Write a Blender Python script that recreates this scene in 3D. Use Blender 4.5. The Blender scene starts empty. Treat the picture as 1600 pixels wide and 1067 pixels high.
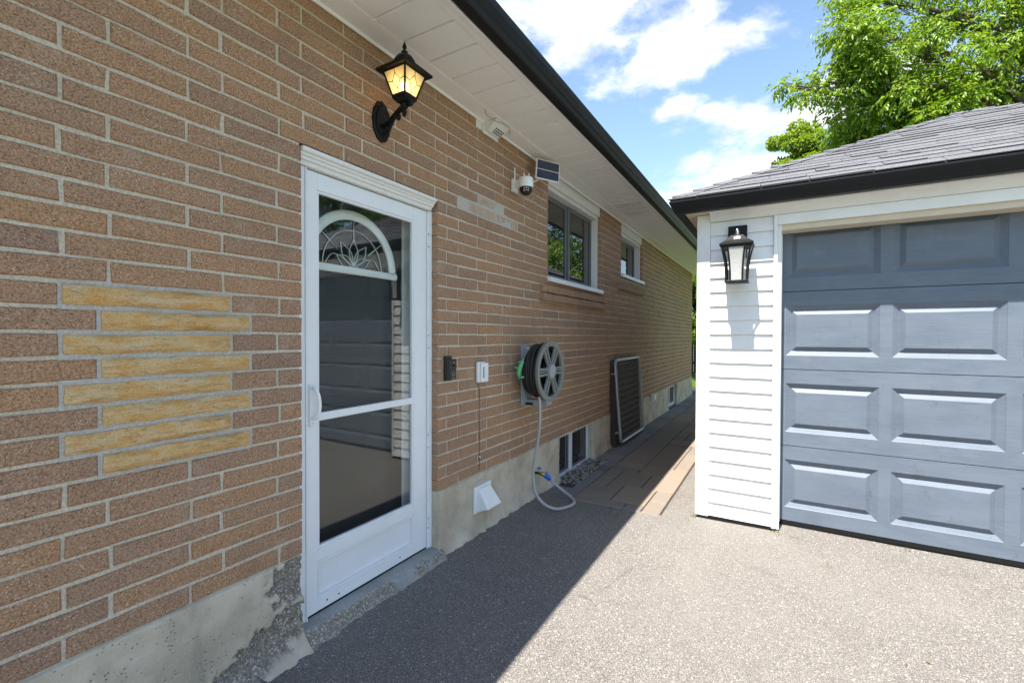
import bpy, bmesh, math, random
import numpy as np
from mathutils import Vector, Matrix
random.seed(7)
rng = np.random.default_rng(7)
S = bpy.context.scene
COL = S.collection

# ------------------------------------------------------------------ camera
CAM = Vector((1.86, 0.0, 1.42))
yaw, pit, rol = math.radians(30.539), math.radians(0.716), math.radians(0.183)
fw = Vector((-math.sin(yaw)*math.cos(pit), math.cos(yaw)*math.cos(pit), -math.sin(pit)))
rt0 = Vector((math.cos(yaw), math.sin(yaw), 0)); up0 = rt0.cross(fw)
rt = rt0*math.cos(rol) + up0*math.sin(rol); up = up0*math.cos(rol) - rt0*math.sin(rol)
cd = bpy.data.cameras.new('camera'); cam = bpy.data.objects.new('camera', cd); COL.objects.link(cam)
cam.matrix_world = Matrix(((rt.x, up.x, -fw.x, CAM.x), (rt.y, up.y, -fw.y, CAM.y), (rt.z, up.z, -fw.z, CAM.z), (0, 0, 0, 1)))
cd.sensor_width = 36.0; cd.lens = 709.2/1600*36; cd.clip_start = 0.05; cd.clip_end = 3000
S.camera = cam

# ------------------------------------------------------------------ sun, sky, exposure
SUN_TRAVEL = Vector((0.07, 0.463, -1.0)).normalized()
SUN_STRENGTH = 5.0
SKY_STRENGTH = 0.10
S.view_settings.view_transform = 'Standard'; S.view_settings.look = 'None'
S.view_settings.gamma = 1.0; S.view_settings.exposure = 1.46; S.view_settings.use_curve_mapping = False
sl = bpy.data.lights.new('sun', 'SUN'); sl.energy = SUN_STRENGTH; sl.angle = math.radians(0.5); sl.color = (1.0, 0.95, 0.88)
so = bpy.data.objects.new('sun', sl); COL.objects.link(so)
so.rotation_euler = SUN_TRAVEL.to_track_quat('-Z', 'Y').to_euler(); so.location = (0, -4, 12)

world = bpy.data.worlds.new('World'); S.world = world; world.use_nodes = True


class NT:
    """small helper for node trees"""
    def __init__(s, tree):
        s.t = tree; s.n = tree.nodes; s.l = tree.links; s.cap = 3.0; s.vc = {}
        s.n.clear()

    def node(s, typ, **kw):
        n = s.n.new(typ)
        for k, v in kw.items():
            setattr(n, k, v)
        return n

    def put(s, sock, v):
        if v is None:
            return
        if isinstance(v, bpy.types.NodeSocket):
            s.l.new(v, sock)
        elif isinstance(v, (tuple, list)) and sock.type == 'RGBA' and len(v) == 3:
            sock.default_value = (*v, 1)
        else:
            sock.default_value = v

    def math(s, op, a, b=None, c=None, clamp=False):
        n = s.node('ShaderNodeMath', operation=op, use_clamp=clamp)
        for i, v in enumerate((a, b, c)):
            s.put(n.inputs[i], v)
        return n.outputs[0]

    def vmath(s, op, a, b=None):
        n = s.node('ShaderNodeVectorMath', operation=op)
        s.put(n.inputs[0], a)
        if b is not None:
            s.put(n.inputs[1], b)
        return n.outputs['Value'] if op in ('LENGTH', 'DOT_PRODUCT', 'DISTANCE') else n.outputs[0]

    def mix(s, f, a, b, blend='MIX'):
        n = s.node('ShaderNodeMix', data_type='RGBA', blend_type=blend)
        s.put(n.inputs['Factor'], f); s.put(n.inputs[6], a); s.put(n.inputs[7], b)
        return n.outputs[2]

    def noise(s, vec, scale, detail=4.0, rough=0.55, dist=0.0):
        n = s.node('ShaderNodeTexNoise')
        s.put(n.inputs['Vector'], vec); n.inputs['Scale'].default_value = scale
        n.inputs['Detail'].default_value = min(detail, s.cap); n.inputs['Roughness'].default_value = rough
        n.inputs['Distortion'].default_value = dist
        return n.outputs['Fac']

    def voro(s, vec, scale, out='Distance', feature='F1'):
        key = (vec.as_pointer() if hasattr(vec, 'as_pointer') else vec, scale, feature)
        if key not in s.vc:
            n = s.node('ShaderNodeTexVoronoi', feature=feature)
            s.put(n.inputs['Vector'], vec); n.inputs['Scale'].default_value = scale
            s.vc[key] = n
        return s.vc[key].outputs[out]

    def ramp(s, f, stops, interp='LINEAR'):
        n = s.node('ShaderNodeValToRGB'); n.color_ramp.interpolation = interp
        els = n.color_ramp.elements
        while len(els) < len(stops):
            els.new(0.5)
        for e, (p, c) in zip(els, stops):
            e.position = p
            e.color = (c, c, c, 1) if isinstance(c, (int, float)) else (*c, 1)
        s.put(n.inputs[0], f)
        return n.outputs[0]

    def smooth(s, f, a, b, lo=0.0, hi=1.0):
        n = s.node('ShaderNodeMapRange', interpolation_type='SMOOTHSTEP')
        s.put(n.inputs[0], f)
        for i, v in enumerate((a, b, lo, hi)):
            n.inputs[i+1].default_value = v
        return n.outputs[0]

    def scalev(s, vec, x, y, z):
        n = s.node('ShaderNodeMapping'); s.put(n.inputs[0], vec); n.inputs['Scale'].default_value = (x, y, z)
        return n.outputs[0]


def build_world():
    t = NT(world.node_tree); t.cap = 5.0
    tc = t.node('ShaderNodeTexCoord').outputs['Generated']
    sky = t.node('ShaderNodeTexSky', sky_type='NISHITA', sun_disc=False)
    d = -SUN_TRAVEL
    sky.sun_elevation = math.asin(d.z); sky.sun_rotation = math.atan2(d.x, d.y) % (2*math.pi)
    sky.air_density = 1.15; sky.dust_density = 0.35; sky.ozone_density = 1.6; sky.altitude = 120
    sep = t.node('ShaderNodeSeparateXYZ'); t.l.new(tc, sep.inputs[0])
    az = t.math('ARCTAN2', sep.outputs[0], sep.outputs[1])
    el = t.math('ARCSINE', sep.outputs[2])
    comb = t.node('ShaderNodeCombineXYZ'); t.l.new(az, comb.inputs[0]); t.l.new(el, comb.inputs[1])
    wn = t.node('ShaderNodeTexNoise'); t.l.new(tc, wn.inputs['Vector']); wn.inputs['Scale'].default_value = 11.0; wn.inputs['Detail'].default_value = 2.0
    ae = t.vmath('ADD', comb.outputs[0], t.vmath('MULTIPLY', t.vmath('SUBTRACT', wn.outputs['Color'], (.5, .5, .5)), (.13, .06, 0.0)))
    # cumulus drifting over this part of the sky: (azimuth, elevation, half width, half height)
    clouds = [(-0.38, 0.625, 0.25, 0.105, 1.3), (-0.20, 0.545, 0.17, 0.085, 1.2), (-0.62, 0.60, 0.24, 0.10, 1.2),
              (-0.20, 0.445, 0.07, 0.026, .75), (0.03, 0.392, 0.20, 0.062, 1.1), (-0.08, 0.315, 0.15, 0.042, .95), (-0.13, 0.275, 0.16, 0.034, .95)]
    acc = None
    for a, e, sx, sy, w in clouds:
        v = t.vmath('SUBTRACT', ae, (a, e, 0.0))
        v = t.vmath('MULTIPLY', v, (1/sx, 1/sy, 0.0))
        b = t.math('MULTIPLY_ADD', t.vmath('LENGTH', v), -w, w)
        acc = b if acc is None else t.math('MAXIMUM', acc, b)
    # the rest of the sky: scattered cumulus by noise alone
    zz = t.math('ADD', t.math('MAXIMUM', sep.outputs[2], 0.0), 0.22)
    c2 = t.node('ShaderNodeCombineXYZ')
    t.l.new(t.math('DIVIDE', sep.outputs[0], zz), c2.inputs[0]); t.l.new(t.math('DIVIDE', sep.outputs[1], zz), c2.inputs[1])
    gen = t.math('MULTIPLY', t.math('SUBTRACT', t.noise(c2.outputs[0], 1.15, 3, .5), 0.60), 6.0)
    infr = t.smooth(t.vmath('LENGTH', t.vmath('MULTIPLY', t.vmath('SUBTRACT', ae, (-0.1, 0.42, 0)), (1/0.75, 1/0.5, 0))), 0.8, 1.15)
    gen = t.math('SUBTRACT', t.math('MULTIPLY', gen, infr), t.math('MULTIPLY', t.math('SUBTRACT', 1.0, infr), 3.0))
    acc = t.math('MAXIMUM', t.math('MAXIMUM', acc, -1.2), gen)
    pv = t.vmath('MULTIPLY', tc, (1.0, 1.0, 1.9))
    n1 = t.noise(pv, 8.0, 5, 0.62, 0.2)
    n2 = t.noise(pv, 13.0, 3, 0.6, 0.0)
    dens = t.math('ADD', acc, t.math('MULTIPLY', t.math('SUBTRACT', n1, 0.5), 3.0))
    mask = t.smooth(dens, -0.12, 0.75)
    lit = t.smooth(t.math('ADD', t.math('MULTIPLY', dens, .35), t.math('MULTIPLY', t.math('SUBTRACT', n2, .5), 3.0)), -0.35, 0.75)
    ccol = t.mix(lit, (3.5, 3.75, 4.3), (5.9, 5.9, 5.9))
    haze = t.smooth(el, 0.0, 0.75)
    skyc = t.mix(t.math('MULTIPLY', t.math('SUBTRACT', 1.0, haze), 0.30), sky.outputs[0], (3.3, 5.2, 7.2))
    skyc = t.mix(t.math('MULTIPLY', mask, 0.93), skyc, ccol)
    bg = t.node('ShaderNodeBackground'); t.l.new(skyc, bg.inputs[0]); bg.inputs[1].default_value = SKY_STRENGTH
    out = t.node('ShaderNodeOutputWorld'); t.l.new(bg.outputs[0], out.inputs[0])


build_world()

# ------------------------------------------------------------------ materials
MATS = {}


def mat(name, fn=None, color=(.5, .5, .5), rough=.5, metal=0.0, spec=.5):
    m = bpy.data.materials.new(name); m.use_nodes = True
    t = NT(m.node_tree)
    out = t.node('ShaderNodeOutputMaterial'); b = t.node('ShaderNodeBsdfPrincipled')
    t.l.new(b.outputs[0], out.inputs[0])
    b.inputs['Base Color'].default_value = (*color, 1); b.inputs['Roughness'].default_value = rough
    b.inputs['Metallic'].default_value = metal; b.inputs['Specular IOR Level'].default_value = spec
    pos = t.node('ShaderNodeNewGeometry').outputs['Position']
    if fn:
        fn(t, b, pos, out)
    MATS[name] = m
    return m


def bump(t, b, h, strength, dist):
    n = t.node('ShaderNodeBump'); n.inputs['Strength'].default_value = strength; n.inputs['Distance'].default_value = dist
    t.put(n.inputs['Height'], h); t.l.new(n.outputs[0], b.inputs['Normal'])


def piece_random(t):
    oi = t.node('ShaderNodeObjectInfo').outputs['Random']
    g = t.node('ShaderNodeNewGeometry').outputs['Random Per Island']
    return t.math('FRACT', t.math('ADD', t.math('MULTIPLY', oi, 7.31), t.math('MULTIPLY', g, 3.77)))


def wear(base, var=.12, scale=9.0, rough=.45, bumpd=0.0, dirt=None):
    """plain painted or moulded surface with slight grime, never uniform"""
    def fn(t, b, pos, out):
        n = t.noise(pos, scale, 6, .6)
        c = t.mix(n, tuple(v*(1-var) for v in base), tuple(min(1, v*(1+var)) for v in base))
        if dirt:
            d = t.smooth(t.noise(pos, scale*2.7, 8, .7), .56, .75)
            c = t.mix(t.math('MULTIPLY', d, dirt[0]), c, dirt[1])
        t.l.new(c, b.inputs['Base Color'])
        t.l.new(t.math('ADD', rough-.08, t.math('MULTIPLY', t.noise(pos, scale*5, 4, .6), .18)), b.inputs['Roughness'])
        if bumpd:
            bump(t, b, t.noise(pos, 160, 4, .6), .5, bumpd)
    return fn


def m_brick(t, b, pos, out):
    r = piece_random(t)
    base = t.ramp(r, [(0.0, (.315, .183, .118)), (.2, (.43, .238, .126)), (.4, (.37, .212, .130)), (.6, (.475, .246, .110)), (.8, (.41, .226, .122)), (1.0, (.285, .172, .118))])
    big = t.noise(pos, 2.2, 3, .6)
    base = t.mix(t.math('MULTIPLY', t.smooth(big, .35, .7), .35), base, (.47, .258, .13))
    v = t.voro(pos, 300.0, 'Color')
    sv = t.node('ShaderNodeSeparateColor'); t.l.new(v, sv.inputs[0])
    grain = t.noise(pos, 150, 3, .8)
    base = t.mix(t.smooth(grain, .28, .72), t.mix(.56, base, (.06, .036, .027)), t.mix(.34, base, (.66, .46, .33)))
    fleck = t.smooth(t.noise(pos, 9, 2, .5), .35, .65, .25, 1.0)
    base = t.mix(t.math('MULTIPLY', fleck, t.smooth(sv.outputs[0], .91, .98, 0, .75)), base, (.62, .50, .41))
    base = t.mix(t.smooth(sv.outputs[1], .90, .98, 0, .7), base, (.075, .05, .042))
    wash = t.smooth(t.noise(pos, 5.5, 3, .7), .56, .76)
    base = t.mix(t.math('MULTIPLY', wash, .26), base, (.50, .42, .34))
    soot = t.smooth(t.noise(pos, 3.1, 3, .7), .58, .74)
    base = t.mix(t.math('MULTIPLY', soot, .25), base, (.16, .105, .08))
    t.l.new(base, b.inputs['Base Color']); b.inputs['Roughness'].default_value = .92
    b.inputs['Specular IOR Level'].default_value = .12
    bump(t, b, t.math('ADD', grain, t.math('MULTIPLY', t.noise(pos, 62, 2, .6), .9)), .85, .0032)


def m_smear(t, b, pos, out):
    n = t.noise(pos, 22, 7, .65)
    c = t.mix(t.smooth(n, .35, .68), (.52, .42, .34), (.46, .30, .20))
    g = t.noise(pos, 230, 4, .7)
    c = t.mix(t.math('MULTIPLY', g, .4), c, (.18, .15, .13))
    t.l.new(c, b.inputs['Base Color']); b.inputs['Roughness'].default_value = .95
    bump(t, b, g, .7, .002)


def m_mortar(c1, c2):
    def fn(t, b, pos, out):
        n = t.noise(pos, 130, 6, .75)
        c = t.mix(t.smooth(n, .3, .7), c1, c2)
        c = t.mix(t.math('MULTIPLY', t.smooth(t.noise(pos, 4, 7, .65), .5, .75), .4), c, (.40, .34, .27))
        t.l.new(c, b.inputs['Base Color']); b.inputs['Roughness'].default_value = .95; b.inputs['Specular IOR Level'].default_value = .1
        bump(t, b, n, .8, .0035)
    return fn


def m_stone(t, b, pos, out):
    r = piece_random(t)
    off = t.node('ShaderNodeCombineXYZ'); t.l.new(t.math('MULTIPLY', r, 19.0), off.inputs[1]); t.l.new(t.math('MULTIPLY', r, 7.0), off.inputs[2])
    p = t.vmath('ADD', pos, off.outputs[0])
    n = t.noise(t.scalev(p, 14, 13, 30), 1.0, 8, .68, .1)
    lay = t.noise(t.scalev(p, 6, 3.2, 46), 1.0, 4, .6, .3)
    c = t.mix(t.smooth(n, .36, .62), (.66, .34, .075), (.70, .47, .22))
    c = t.mix(t.smooth(lay, .52, .68, 0, .5), c, (.66, .55, .42))
    c = t.mix(t.smooth(lay, .40, .30, 0, .55), c, (.50, .25, .065))
    g = t.noise(p, 170, 3, .8)
    c = t.mix(t.smooth(g, .32, .70), t.mix(.30, c, (.20, .13, .07)), t.mix(.25, c, (.75, .62, .44)))
    vein = t.math('ABSOLUTE', t.math('SUBTRACT', t.noise(t.scalev(p, 8, 3.5, 22), 1.0, 3, .7, .2), .5))
    c = t.mix(t.math('MULTIPLY', t.smooth(vein, .018, .0), .45), c, (.18, .15, .12))
    t.l.new(c, b.inputs['Base Color']); b.inputs['Roughness'].default_value = .92; b.inputs['Specular IOR Level'].default_value = .15
    bump(t, b, t.math('ADD', t.math('MULTIPLY', lay, 1.4), t.math('MULTIPLY', g, .5)), .9, .008)


def m_concrete(c1, c2, agg=.0):
    def fn(t, b, pos, out):
        at = t.node('ShaderNodeAttribute', attribute_name='spall').outputs['Fac']
        n = t.noise(pos, 3.2, 9, .65); g = t.noise(pos, 120, 6, .7)
        c = t.mix(t.smooth(n, .32, .66), c1, c2)
        c = t.mix(t.math('MULTIPLY', t.smooth(t.noise(t.scalev(pos, 3, 3, .9), 1.9, 7, .7), .52, .72), .45), c, (.22, .20, .16))
        pit = t.smooth(t.voro(pos, 70, 'Distance'), .24, .08)
        pit = t.math('MULTIPLY', pit, t.smooth(t.noise(pos, 14, 3, .5), .44, .58))
        c = t.mix(t.math('MULTIPLY', pit, .7), c, (.06, .055, .05))
        vv = t.voro(pos, 95, 'Color'); sv = t.node('ShaderNodeSeparateColor'); t.l.new(vv, sv.inputs[0])
        ac = t.ramp(sv.outputs[0], [(0, (.23, .20, .165)), (.35, (.34, .29, .235)), (.7, (.45, .39, .32)), (1, (.62, .56, .48))])
        ac = t.mix(t.smooth(t.voro(pos, 95, 'Distance'), .32, .62), ac, (.21, .18, .15))
        c = t.mix(t.math('MAXIMUM', at, agg), c, ac)
        c = t.mix(t.math('MULTIPLY', t.smooth(g, .35, .75), .25), c, (.62, .57, .48))
        t.l.new(c, b.inputs['Base Color']); b.inputs['Roughness'].default_value = .93; b.inputs['Specular IOR Level'].default_value = .2
        h = t.math('ADD', t.math('MULTIPLY', g, .6), t.math('MULTIPLY', t.math('MULTIPLY', at, t.voro(pos, 95, 'Distance')), -1.6))
        h = t.math('SUBTRACT', h, pit)
        bump(t, b, h, .8, .006)
    return fn


def m_asphalt(t, b, pos, out):
    p = t.vmath('MULTIPLY', pos, (1, 1, 0))
    vv = t.voro(p, 235, 'Color'); vd = t.voro(p, 235, 'Distance')
    s = t.node('ShaderNodeSeparateColor'); t.l.new(vv, s.inputs[0])
    v2 = t.voro(p, 105, 'Color'); vd2 = t.voro(p, 105, 'Distance')
    s2 = t.node('ShaderNodeSeparateColor'); t.l.new(v2, s2.inputs[0])
    fine = t.noise(p, 420, 2, .7)
    stone = t.ramp(s.outputs[0], [(0, (.085, .079, .072)), (.3, (.165, .152, .137)), (.62, (.225, .207, .185)), (.86, (.285, .264, .238)), (1, (.42, .392, .355))])
    c = t.mix(t.smooth(vd, .42, .70), stone, (.095, .088, .080))
    bigs = t.math('MULTIPLY', t.smooth(s2.outputs[1], .82, .88), t.smooth(vd2, .46, .34))
    bigc = t.ramp(s2.outputs[0], [(0, (.15, .138, .122)), (.5, (.32, .295, .262)), (.8, (.60, .565, .515)), (1, (.30, .225, .165))])
    c = t.mix(bigs, c, bigc)
    patch = t.noise(p, .9, 3, .65, .4)
    c = t.mix(t.smooth(patch, .3, .7, 0.0, .25), c, (.225, .21, .19))
    c = t.mix(t.smooth(t.noise(p, 2.6, 3, .7), .54, .75, 0.0, .30), c, (.11, .10, .092))
    c = t.mix(t.smooth(fine, .45, .8, 0, .35), c, (.40, .37, .33))
    cr = t.voro(p, .75, 'Distance', 'DISTANCE_TO_EDGE')
    crn = t.math('ADD', cr, t.math('MULTIPLY', t.math('SUBTRACT', t.noise(p, 7, 3, .7), .5), .05))
    c = t.mix(t.math('MULTIPLY', t.smooth(t.math('ABSOLUTE', crn), .0045, .001), t.smooth(t.noise(p, 1.3, 2, .5), .56, .63, 0, .4)), c, (.04, .036, .033))
    stn = t.smooth(t.noise(t.vmath('ADD', p, (3.7, 1.2, 0)), 1.7, 3, .75), .62, .76, 0, .30)
    c = t.mix(stn, c, (.085, .076, .07))
    drift = t.smooth(t.noise(t.scalev(p, 1.6, .5, 1), 1.0, 3, .7), .52, .72, 0, .18)
    c = t.mix(drift, c, (.26, .24, .215))
    t.l.new(c, b.inputs['Base Color']); b.inputs['Roughness'].default_value = .9; b.inputs['Specular IOR Level'].default_value = .2
    h = t.math('ADD', t.math('MULTIPLY', t.math('SUBTRACT', 1.0, vd), .8), t.math('MULTIPLY', bigs, .7))
    bump(t, b, h, .7, .005)


def m_paver(t, b, pos, out):
    r = piece_random(t)
    c = t.ramp(r, [(0, (.145, .124, .105)), (.25, (.232, .185, .137)), (.45, (.172, .150, .128)), (.7, (.258, .202, .142)), (.85, (.160, .142, .125)), (1, (.208, .172, .134))])
    n = t.noise(pos, 12, 7, .65)
    c = t.mix(t.smooth(n, .35, .7, 0, .5), c, (.22, .18, .145))
    g = t.noise(pos, 260, 4, .7); c = t.mix(t.smooth(g, .4, .75, 0, .45), c, (.27, .23, .19))
    t.l.new(c, b.inputs['Base Color']); b.inputs['Roughness'].default_value = .9
    bump(t, b, t.math('ADD', g, n), .5, .003)


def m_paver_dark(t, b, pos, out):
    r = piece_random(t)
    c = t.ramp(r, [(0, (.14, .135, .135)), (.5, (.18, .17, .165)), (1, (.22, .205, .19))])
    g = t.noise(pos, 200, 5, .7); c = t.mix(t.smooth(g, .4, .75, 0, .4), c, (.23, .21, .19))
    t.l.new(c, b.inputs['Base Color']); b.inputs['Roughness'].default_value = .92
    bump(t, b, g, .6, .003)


def m_garage_door(t, b, pos, out):
    n = t.noise(t.scalev(pos, 2.5, 2.5, 6), 1.0, 8, .65, .3)
    c = t.mix(t.smooth(n, .3, .7), (.095, .120, .156), (.120, .147, .186))
    grain = t.noise(t.scalev(pos, 6, 60, 240), 1.0, 5, .7)
    c = t.mix(t.smooth(grain, .35, .7, 0, .35), c, (.18, .205, .235))
    st = t.smooth(t.noise(t.scalev(pos, 14, 14, 5), 1.0, 9, .8), .60, .74)
    c = t.mix(t.math('MULTIPLY', st, .45), c, (.072, .086, .105))
    ch = t.smooth(t.noise(pos, 5.0, 8, .7), .56, .72)
    c = t.mix(t.math('MULTIPLY', ch, .14), c, (.22, .245, .27))
    t.l.new(c, b.inputs['Base Color'])
    t.l.new(t.math('ADD', .42, t.math('MULTIPLY', n, .2)), b.inputs['Roughness'])
    bump(t, b, grain, .35, .0012)


def m_siding(t, b, pos, out):
    g = t.noise(t.scalev(pos, 8, 8, 130), 1.0, 4, .6)
    n = t.noise(pos, 6, 7, .65)
    c = t.mix(t.smooth(n, .4, .75, 0, .35), (.82, .81, .785), (.70, .68, .645))
    t.l.new(c, b.inputs['Base Color']); b.inputs['Roughness'].default_value = .45
    bump(t, b, g, .25, .0012)


def m_shingle(t, b, pos, out):
    r = piece_random(t)
    c = t.ramp(r, [(0, (.095, .095, .103)), (.4, (.135, .135, .143)), (.7, (.115, .115, .123)), (1, (.155, .153, .158))])
    v = t.voro(pos, 260, 'Color'); s = t.node('ShaderNodeSeparateColor'); t.l.new(v, s.inputs[0])
    c = t.mix(t.smooth(s.outputs[0], .2, .9, 0, .55), c, (.22, .22, .23))
    c = t.mix(t.smooth(s.outputs[1], .7, .95, 0, .7), c, (.035, .035, .04))
    t.l.new(c, b.inputs['Base Color']); b.inputs['Roughness'].default_value = .95; b.inputs['Specular IOR Level'].default_value = .2
    bump(t, b, s.outputs[2], .7, .003)


def m_glass(tint=(1, 1, 1), k=1.0):
    def fn(t, b, pos, out):
        t.n.remove(b)
        fr = t.node('ShaderNodeFresnel'); bf = t.node('ShaderNodeNewGeometry').outputs['Backfacing']
        t.l.new(t.math('ADD', 1.54, t.math('MULTIPLY', bf, 1/1.54-1.54)), fr.inputs[0])
        f = t.math('MULTIPLY', fr.outputs[0], k, clamp=True)
        tr = t.node('ShaderNodeBsdfTransparent'); tr.inputs[0].default_value = (*tint, 1)
        gl = t.node('ShaderNodeBsdfGlossy'); gl.inputs['Roughness'].default_value = .004
        mx = t.node('ShaderNodeMixShader'); t.l.new(f, mx.inputs[0]); t.l.new(tr.outputs[0], mx.inputs[1]); t.l.new(gl.outputs[0], mx.inputs[2])
        t.l.new(mx.outputs[0], out.inputs[0])
    return fn


def m_leaf(c1, c2, c3):
    def fn(t, b, pos, out):
        r = t.node('ShaderNodeNewGeometry').outputs['Random Per Island']
        n = t.noise(pos, .9, 4, .6)
        f = t.math('ADD', t.math('MULTIPLY', r, .6), t.math('MULTIPLY', n, .5))
        c = t.ramp(f, [(.15, c1), (.5, c2), (.9, c3)])
        t.l.new(c, b.inputs['Base Color']); b.inputs['Roughness'].default_value = .42; b.inputs['Specular IOR Level'].default_value = .4
        tl = t.node('ShaderNodeBsdfTranslucent'); t.l.new(t.mix(1.0, c, (1.35, 1.25, .55), 'MULTIPLY'), tl.inputs[0])
        mx = t.node('ShaderNodeMixShader'); mx.inputs[0].default_value = .42
        t.l.new(b.outputs[0], mx.inputs[1]); t.l.new(tl.outputs[0], mx.inputs[2]); t.l.new(mx.outputs[0], out.inputs[0])
    return fn


def m_amber(t, b, pos, out):
    t.n.remove(b)
    n = t.noise(pos, 60, 4, .6)
    col = t.mix(n, (.92, .66, .27), (1.0, .82, .48))
    tl = t.node('ShaderNodeBsdfTranslucent'); t.l.new(col, tl.inputs[0])
    gl = t.node('ShaderNodeBsdfGlossy'); gl.inputs['Roughness'].default_value = .12
    tr = t.node('ShaderNodeBsdfTransparent'); t.l.new(col, tr.inputs[0])
    m0 = t.node('ShaderNodeMixShader'); m0.inputs[0].default_value = .22; t.l.new(tl.outputs[0], m0.inputs[1]); t.l.new(tr.outputs[0], m0.inputs[2])
    m1 = t.node('ShaderNodeMixShader'); m1.inputs[0].default_value = .07; t.l.new(m0.outputs[0], m1.inputs[1]); t.l.new(gl.outputs[0], m1.inputs[2])
    t.l.new(m1.outputs[0], out.inputs[0])


def m_solar(t, b, pos, out):
    b.inputs['Base Color'].default_value = (.028, .040, .085, 1); b.inputs['Roughness'].default_value = .22
    b.inputs['Coat Weight'].default_value = .5


def m_grass(t, b, pos, out):
    n = t.noise(pos, 1.5, 8, .7)
    c = t.mix(n, (.045, .10, .015), (.12, .20, .03))
    t.l.new(c, b.inputs['Base Color']); b.inputs['Roughness'].default_value = .9
    bump(t, b, t.noise(pos, 60, 4, .7), 1.0, .03)


def m_perf(t, b, pos, out):
    sp = t.vmath('FRACTION', t.scalev(pos, 50, 50, 0))
    d = t.vmath('LENGTH', t.vmath('SUBTRACT', sp, (.5, .5, 0)))
    c = t.mix(t.smooth(d, .20, .28), (.15, .14, .12), (.83, .815, .78))
    t.l.new(c, b.inputs['Base Color']); b.inputs['Roughness'].default_value = .5


mat('brick', m_brick); mat('smeared_brick', m_smear)
mat('mortar', m_mortar((.43, .365, .28), (.66, .585, .47))); mat('repair_mortar', m_mortar((.38, .35, .31), (.54, .51, .46)))
mat('sandstone', m_stone)
mat('concrete', m_concrete((.40, .335, .245), (.57, .495, .385))); mat('grey_concrete', m_concrete((.215, .225, .22), (.30, .31, .30)))
mat('asphalt', m_asphalt); mat('paver', m_paver); mat('dark_paver', m_paver_dark)
mat('garage_door_paint', m_garage_door); mat('siding', m_siding); mat('shingle', m_shingle)
mat('white_alu', wear((.77, .77, .78), .05, 7, .38, 0, (.16, (.50, .48, .44)))); mat('white_trim', wear((.74, .735, .72), .06, 8, .5, 0, (.22, (.45, .42, .38))))
mat('soffit_white', wear((.83, .815, .78), .05, 5, .45, 0, (.10, (.5, .46, .40))))
mat('cream_trim', wear((.62, .54, .42), .07, 14, .6, 0, (.25, (.40, .32, .22))))
mat('gutter_black', wear((.009, .0095, .011), .3, 6, .42)); mat('black_plastic', wear((.010, .010, .011), .3, 40, .35))
mat('black_iron', wear((.006, .006, .0065), .5, 30, .45, .0006)); mat('rubber', wear((.008, .008, .008), .3, 30, .8))
mat('tan_wood', wear((.50, .40, .27), .12, 12, .7)); mat('white_plastic', wear((.78, .78, .77), .04, 18, .38, 0, (.15, (.5, .48, .44))))
mat('grey_plastic', wear((.30, .32, .34), .06, 14, .5, 0, (.3, (.18, .17, .15)))); mat('reel_wheel', wear((.185, .20, .18), .1, 30, .5, 0, (.35, (.09, .085, .07))))
mat('hose_black', wear((.014, .013, .0125), .4, 30, .5, 0, (.2, (.06, .05, .042)))); mat('hose_grey', wear((.34, .34, .33), .1, 20, .5))
mat('green_plastic', wear((.10, .42, .17), .1, 20, .4)); mat('blue_plastic', wear((.02, .13, .52), .15, 30, .35))
mat('brass', None, (.50, .33, .10), .35, 1.0); mat('galvanised', wear((.33, .345, .36), .15, 26, .42)); MATS['galvanised'].node_tree.nodes['Principled BSDF'].inputs['Metallic'].default_value = .65
mat('dark_door', wear((.016, .017, .019), .3, 5, .4)); mat('screw', None, (.03, .03, .03), .4, .6)
mat('dark_glass', None, (.010, .012, .013), .015, 0, .9); MATS['dark_glass'].node_tree.nodes['Principled BSDF'].inputs['IOR'].default_value = 1.75
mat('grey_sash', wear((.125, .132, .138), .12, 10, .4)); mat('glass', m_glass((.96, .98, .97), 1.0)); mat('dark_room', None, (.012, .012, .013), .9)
mat('frosted_glass', wear((.42, .42, .40), .25, 140, .25, .002)); mat('amber_glass', m_amber); mat('lead', None, (.012, .012, .012), .5, .3)
mat('came', None, (.62, .63, .62), .3, .8); mat('solar_cell', m_solar); mat('grass', m_grass); mat('perforated_soffit', m_perf)
mat('chrome', None, (.75, .75, .76), .12, 1.0); mat('butt_edge', None, (.018, .018, .019), .95); mat('old_wire', wear((.20, .18, .15), .3, 40, .6)); mat('joint_sand', wear((.055, .048, .040), .3, 60, .95)); mat('backing_brown', wear((.050, .036, .027), .4, 14, .85, .001)); mat('clear_red', None, (.5, .05, .04), .3); mat('bark', wear((.10, .078, .058), .35, 20, .9, .01))
mat('leaf_bright', m_leaf((.085, .175, .018), (.165, .285, .026), (.29, .39, .045)))
mat('leaf_round', m_leaf((.10, .18, .018), (.17, .27, .028), (.26, .35, .040)))
mat('leaf_dark', m_leaf((.06, .13, .018), (.11, .20, .026), (.18, .27, .036)))
mat('pebble', None); mat('fence_wood', wear((.035, .028, .023), .3, 9, .8)); mat('light_concrete', m_concrete((.40, .37, .32), (.50, .46, .40)))
mat('dry_leaf', wear((.20, .13, .06), .4, 60, .8)); mat('roof_deck', wear((.05, .05, .052), .2, 4, .95)); mat('wire', None, (.42, .36, .28), .5)

MATS['gutter_black'].node_tree.nodes['Principled BSDF'].inputs['Specular IOR Level'].default_value = .22

MATS['black_iron'].node_tree.nodes['Principled BSDF'].inputs['Specular IOR Level'].default_value = .22

MATS['rubber'].node_tree.nodes['Principled BSDF'].inputs['Specular IOR Level'].default_value = .22


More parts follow.
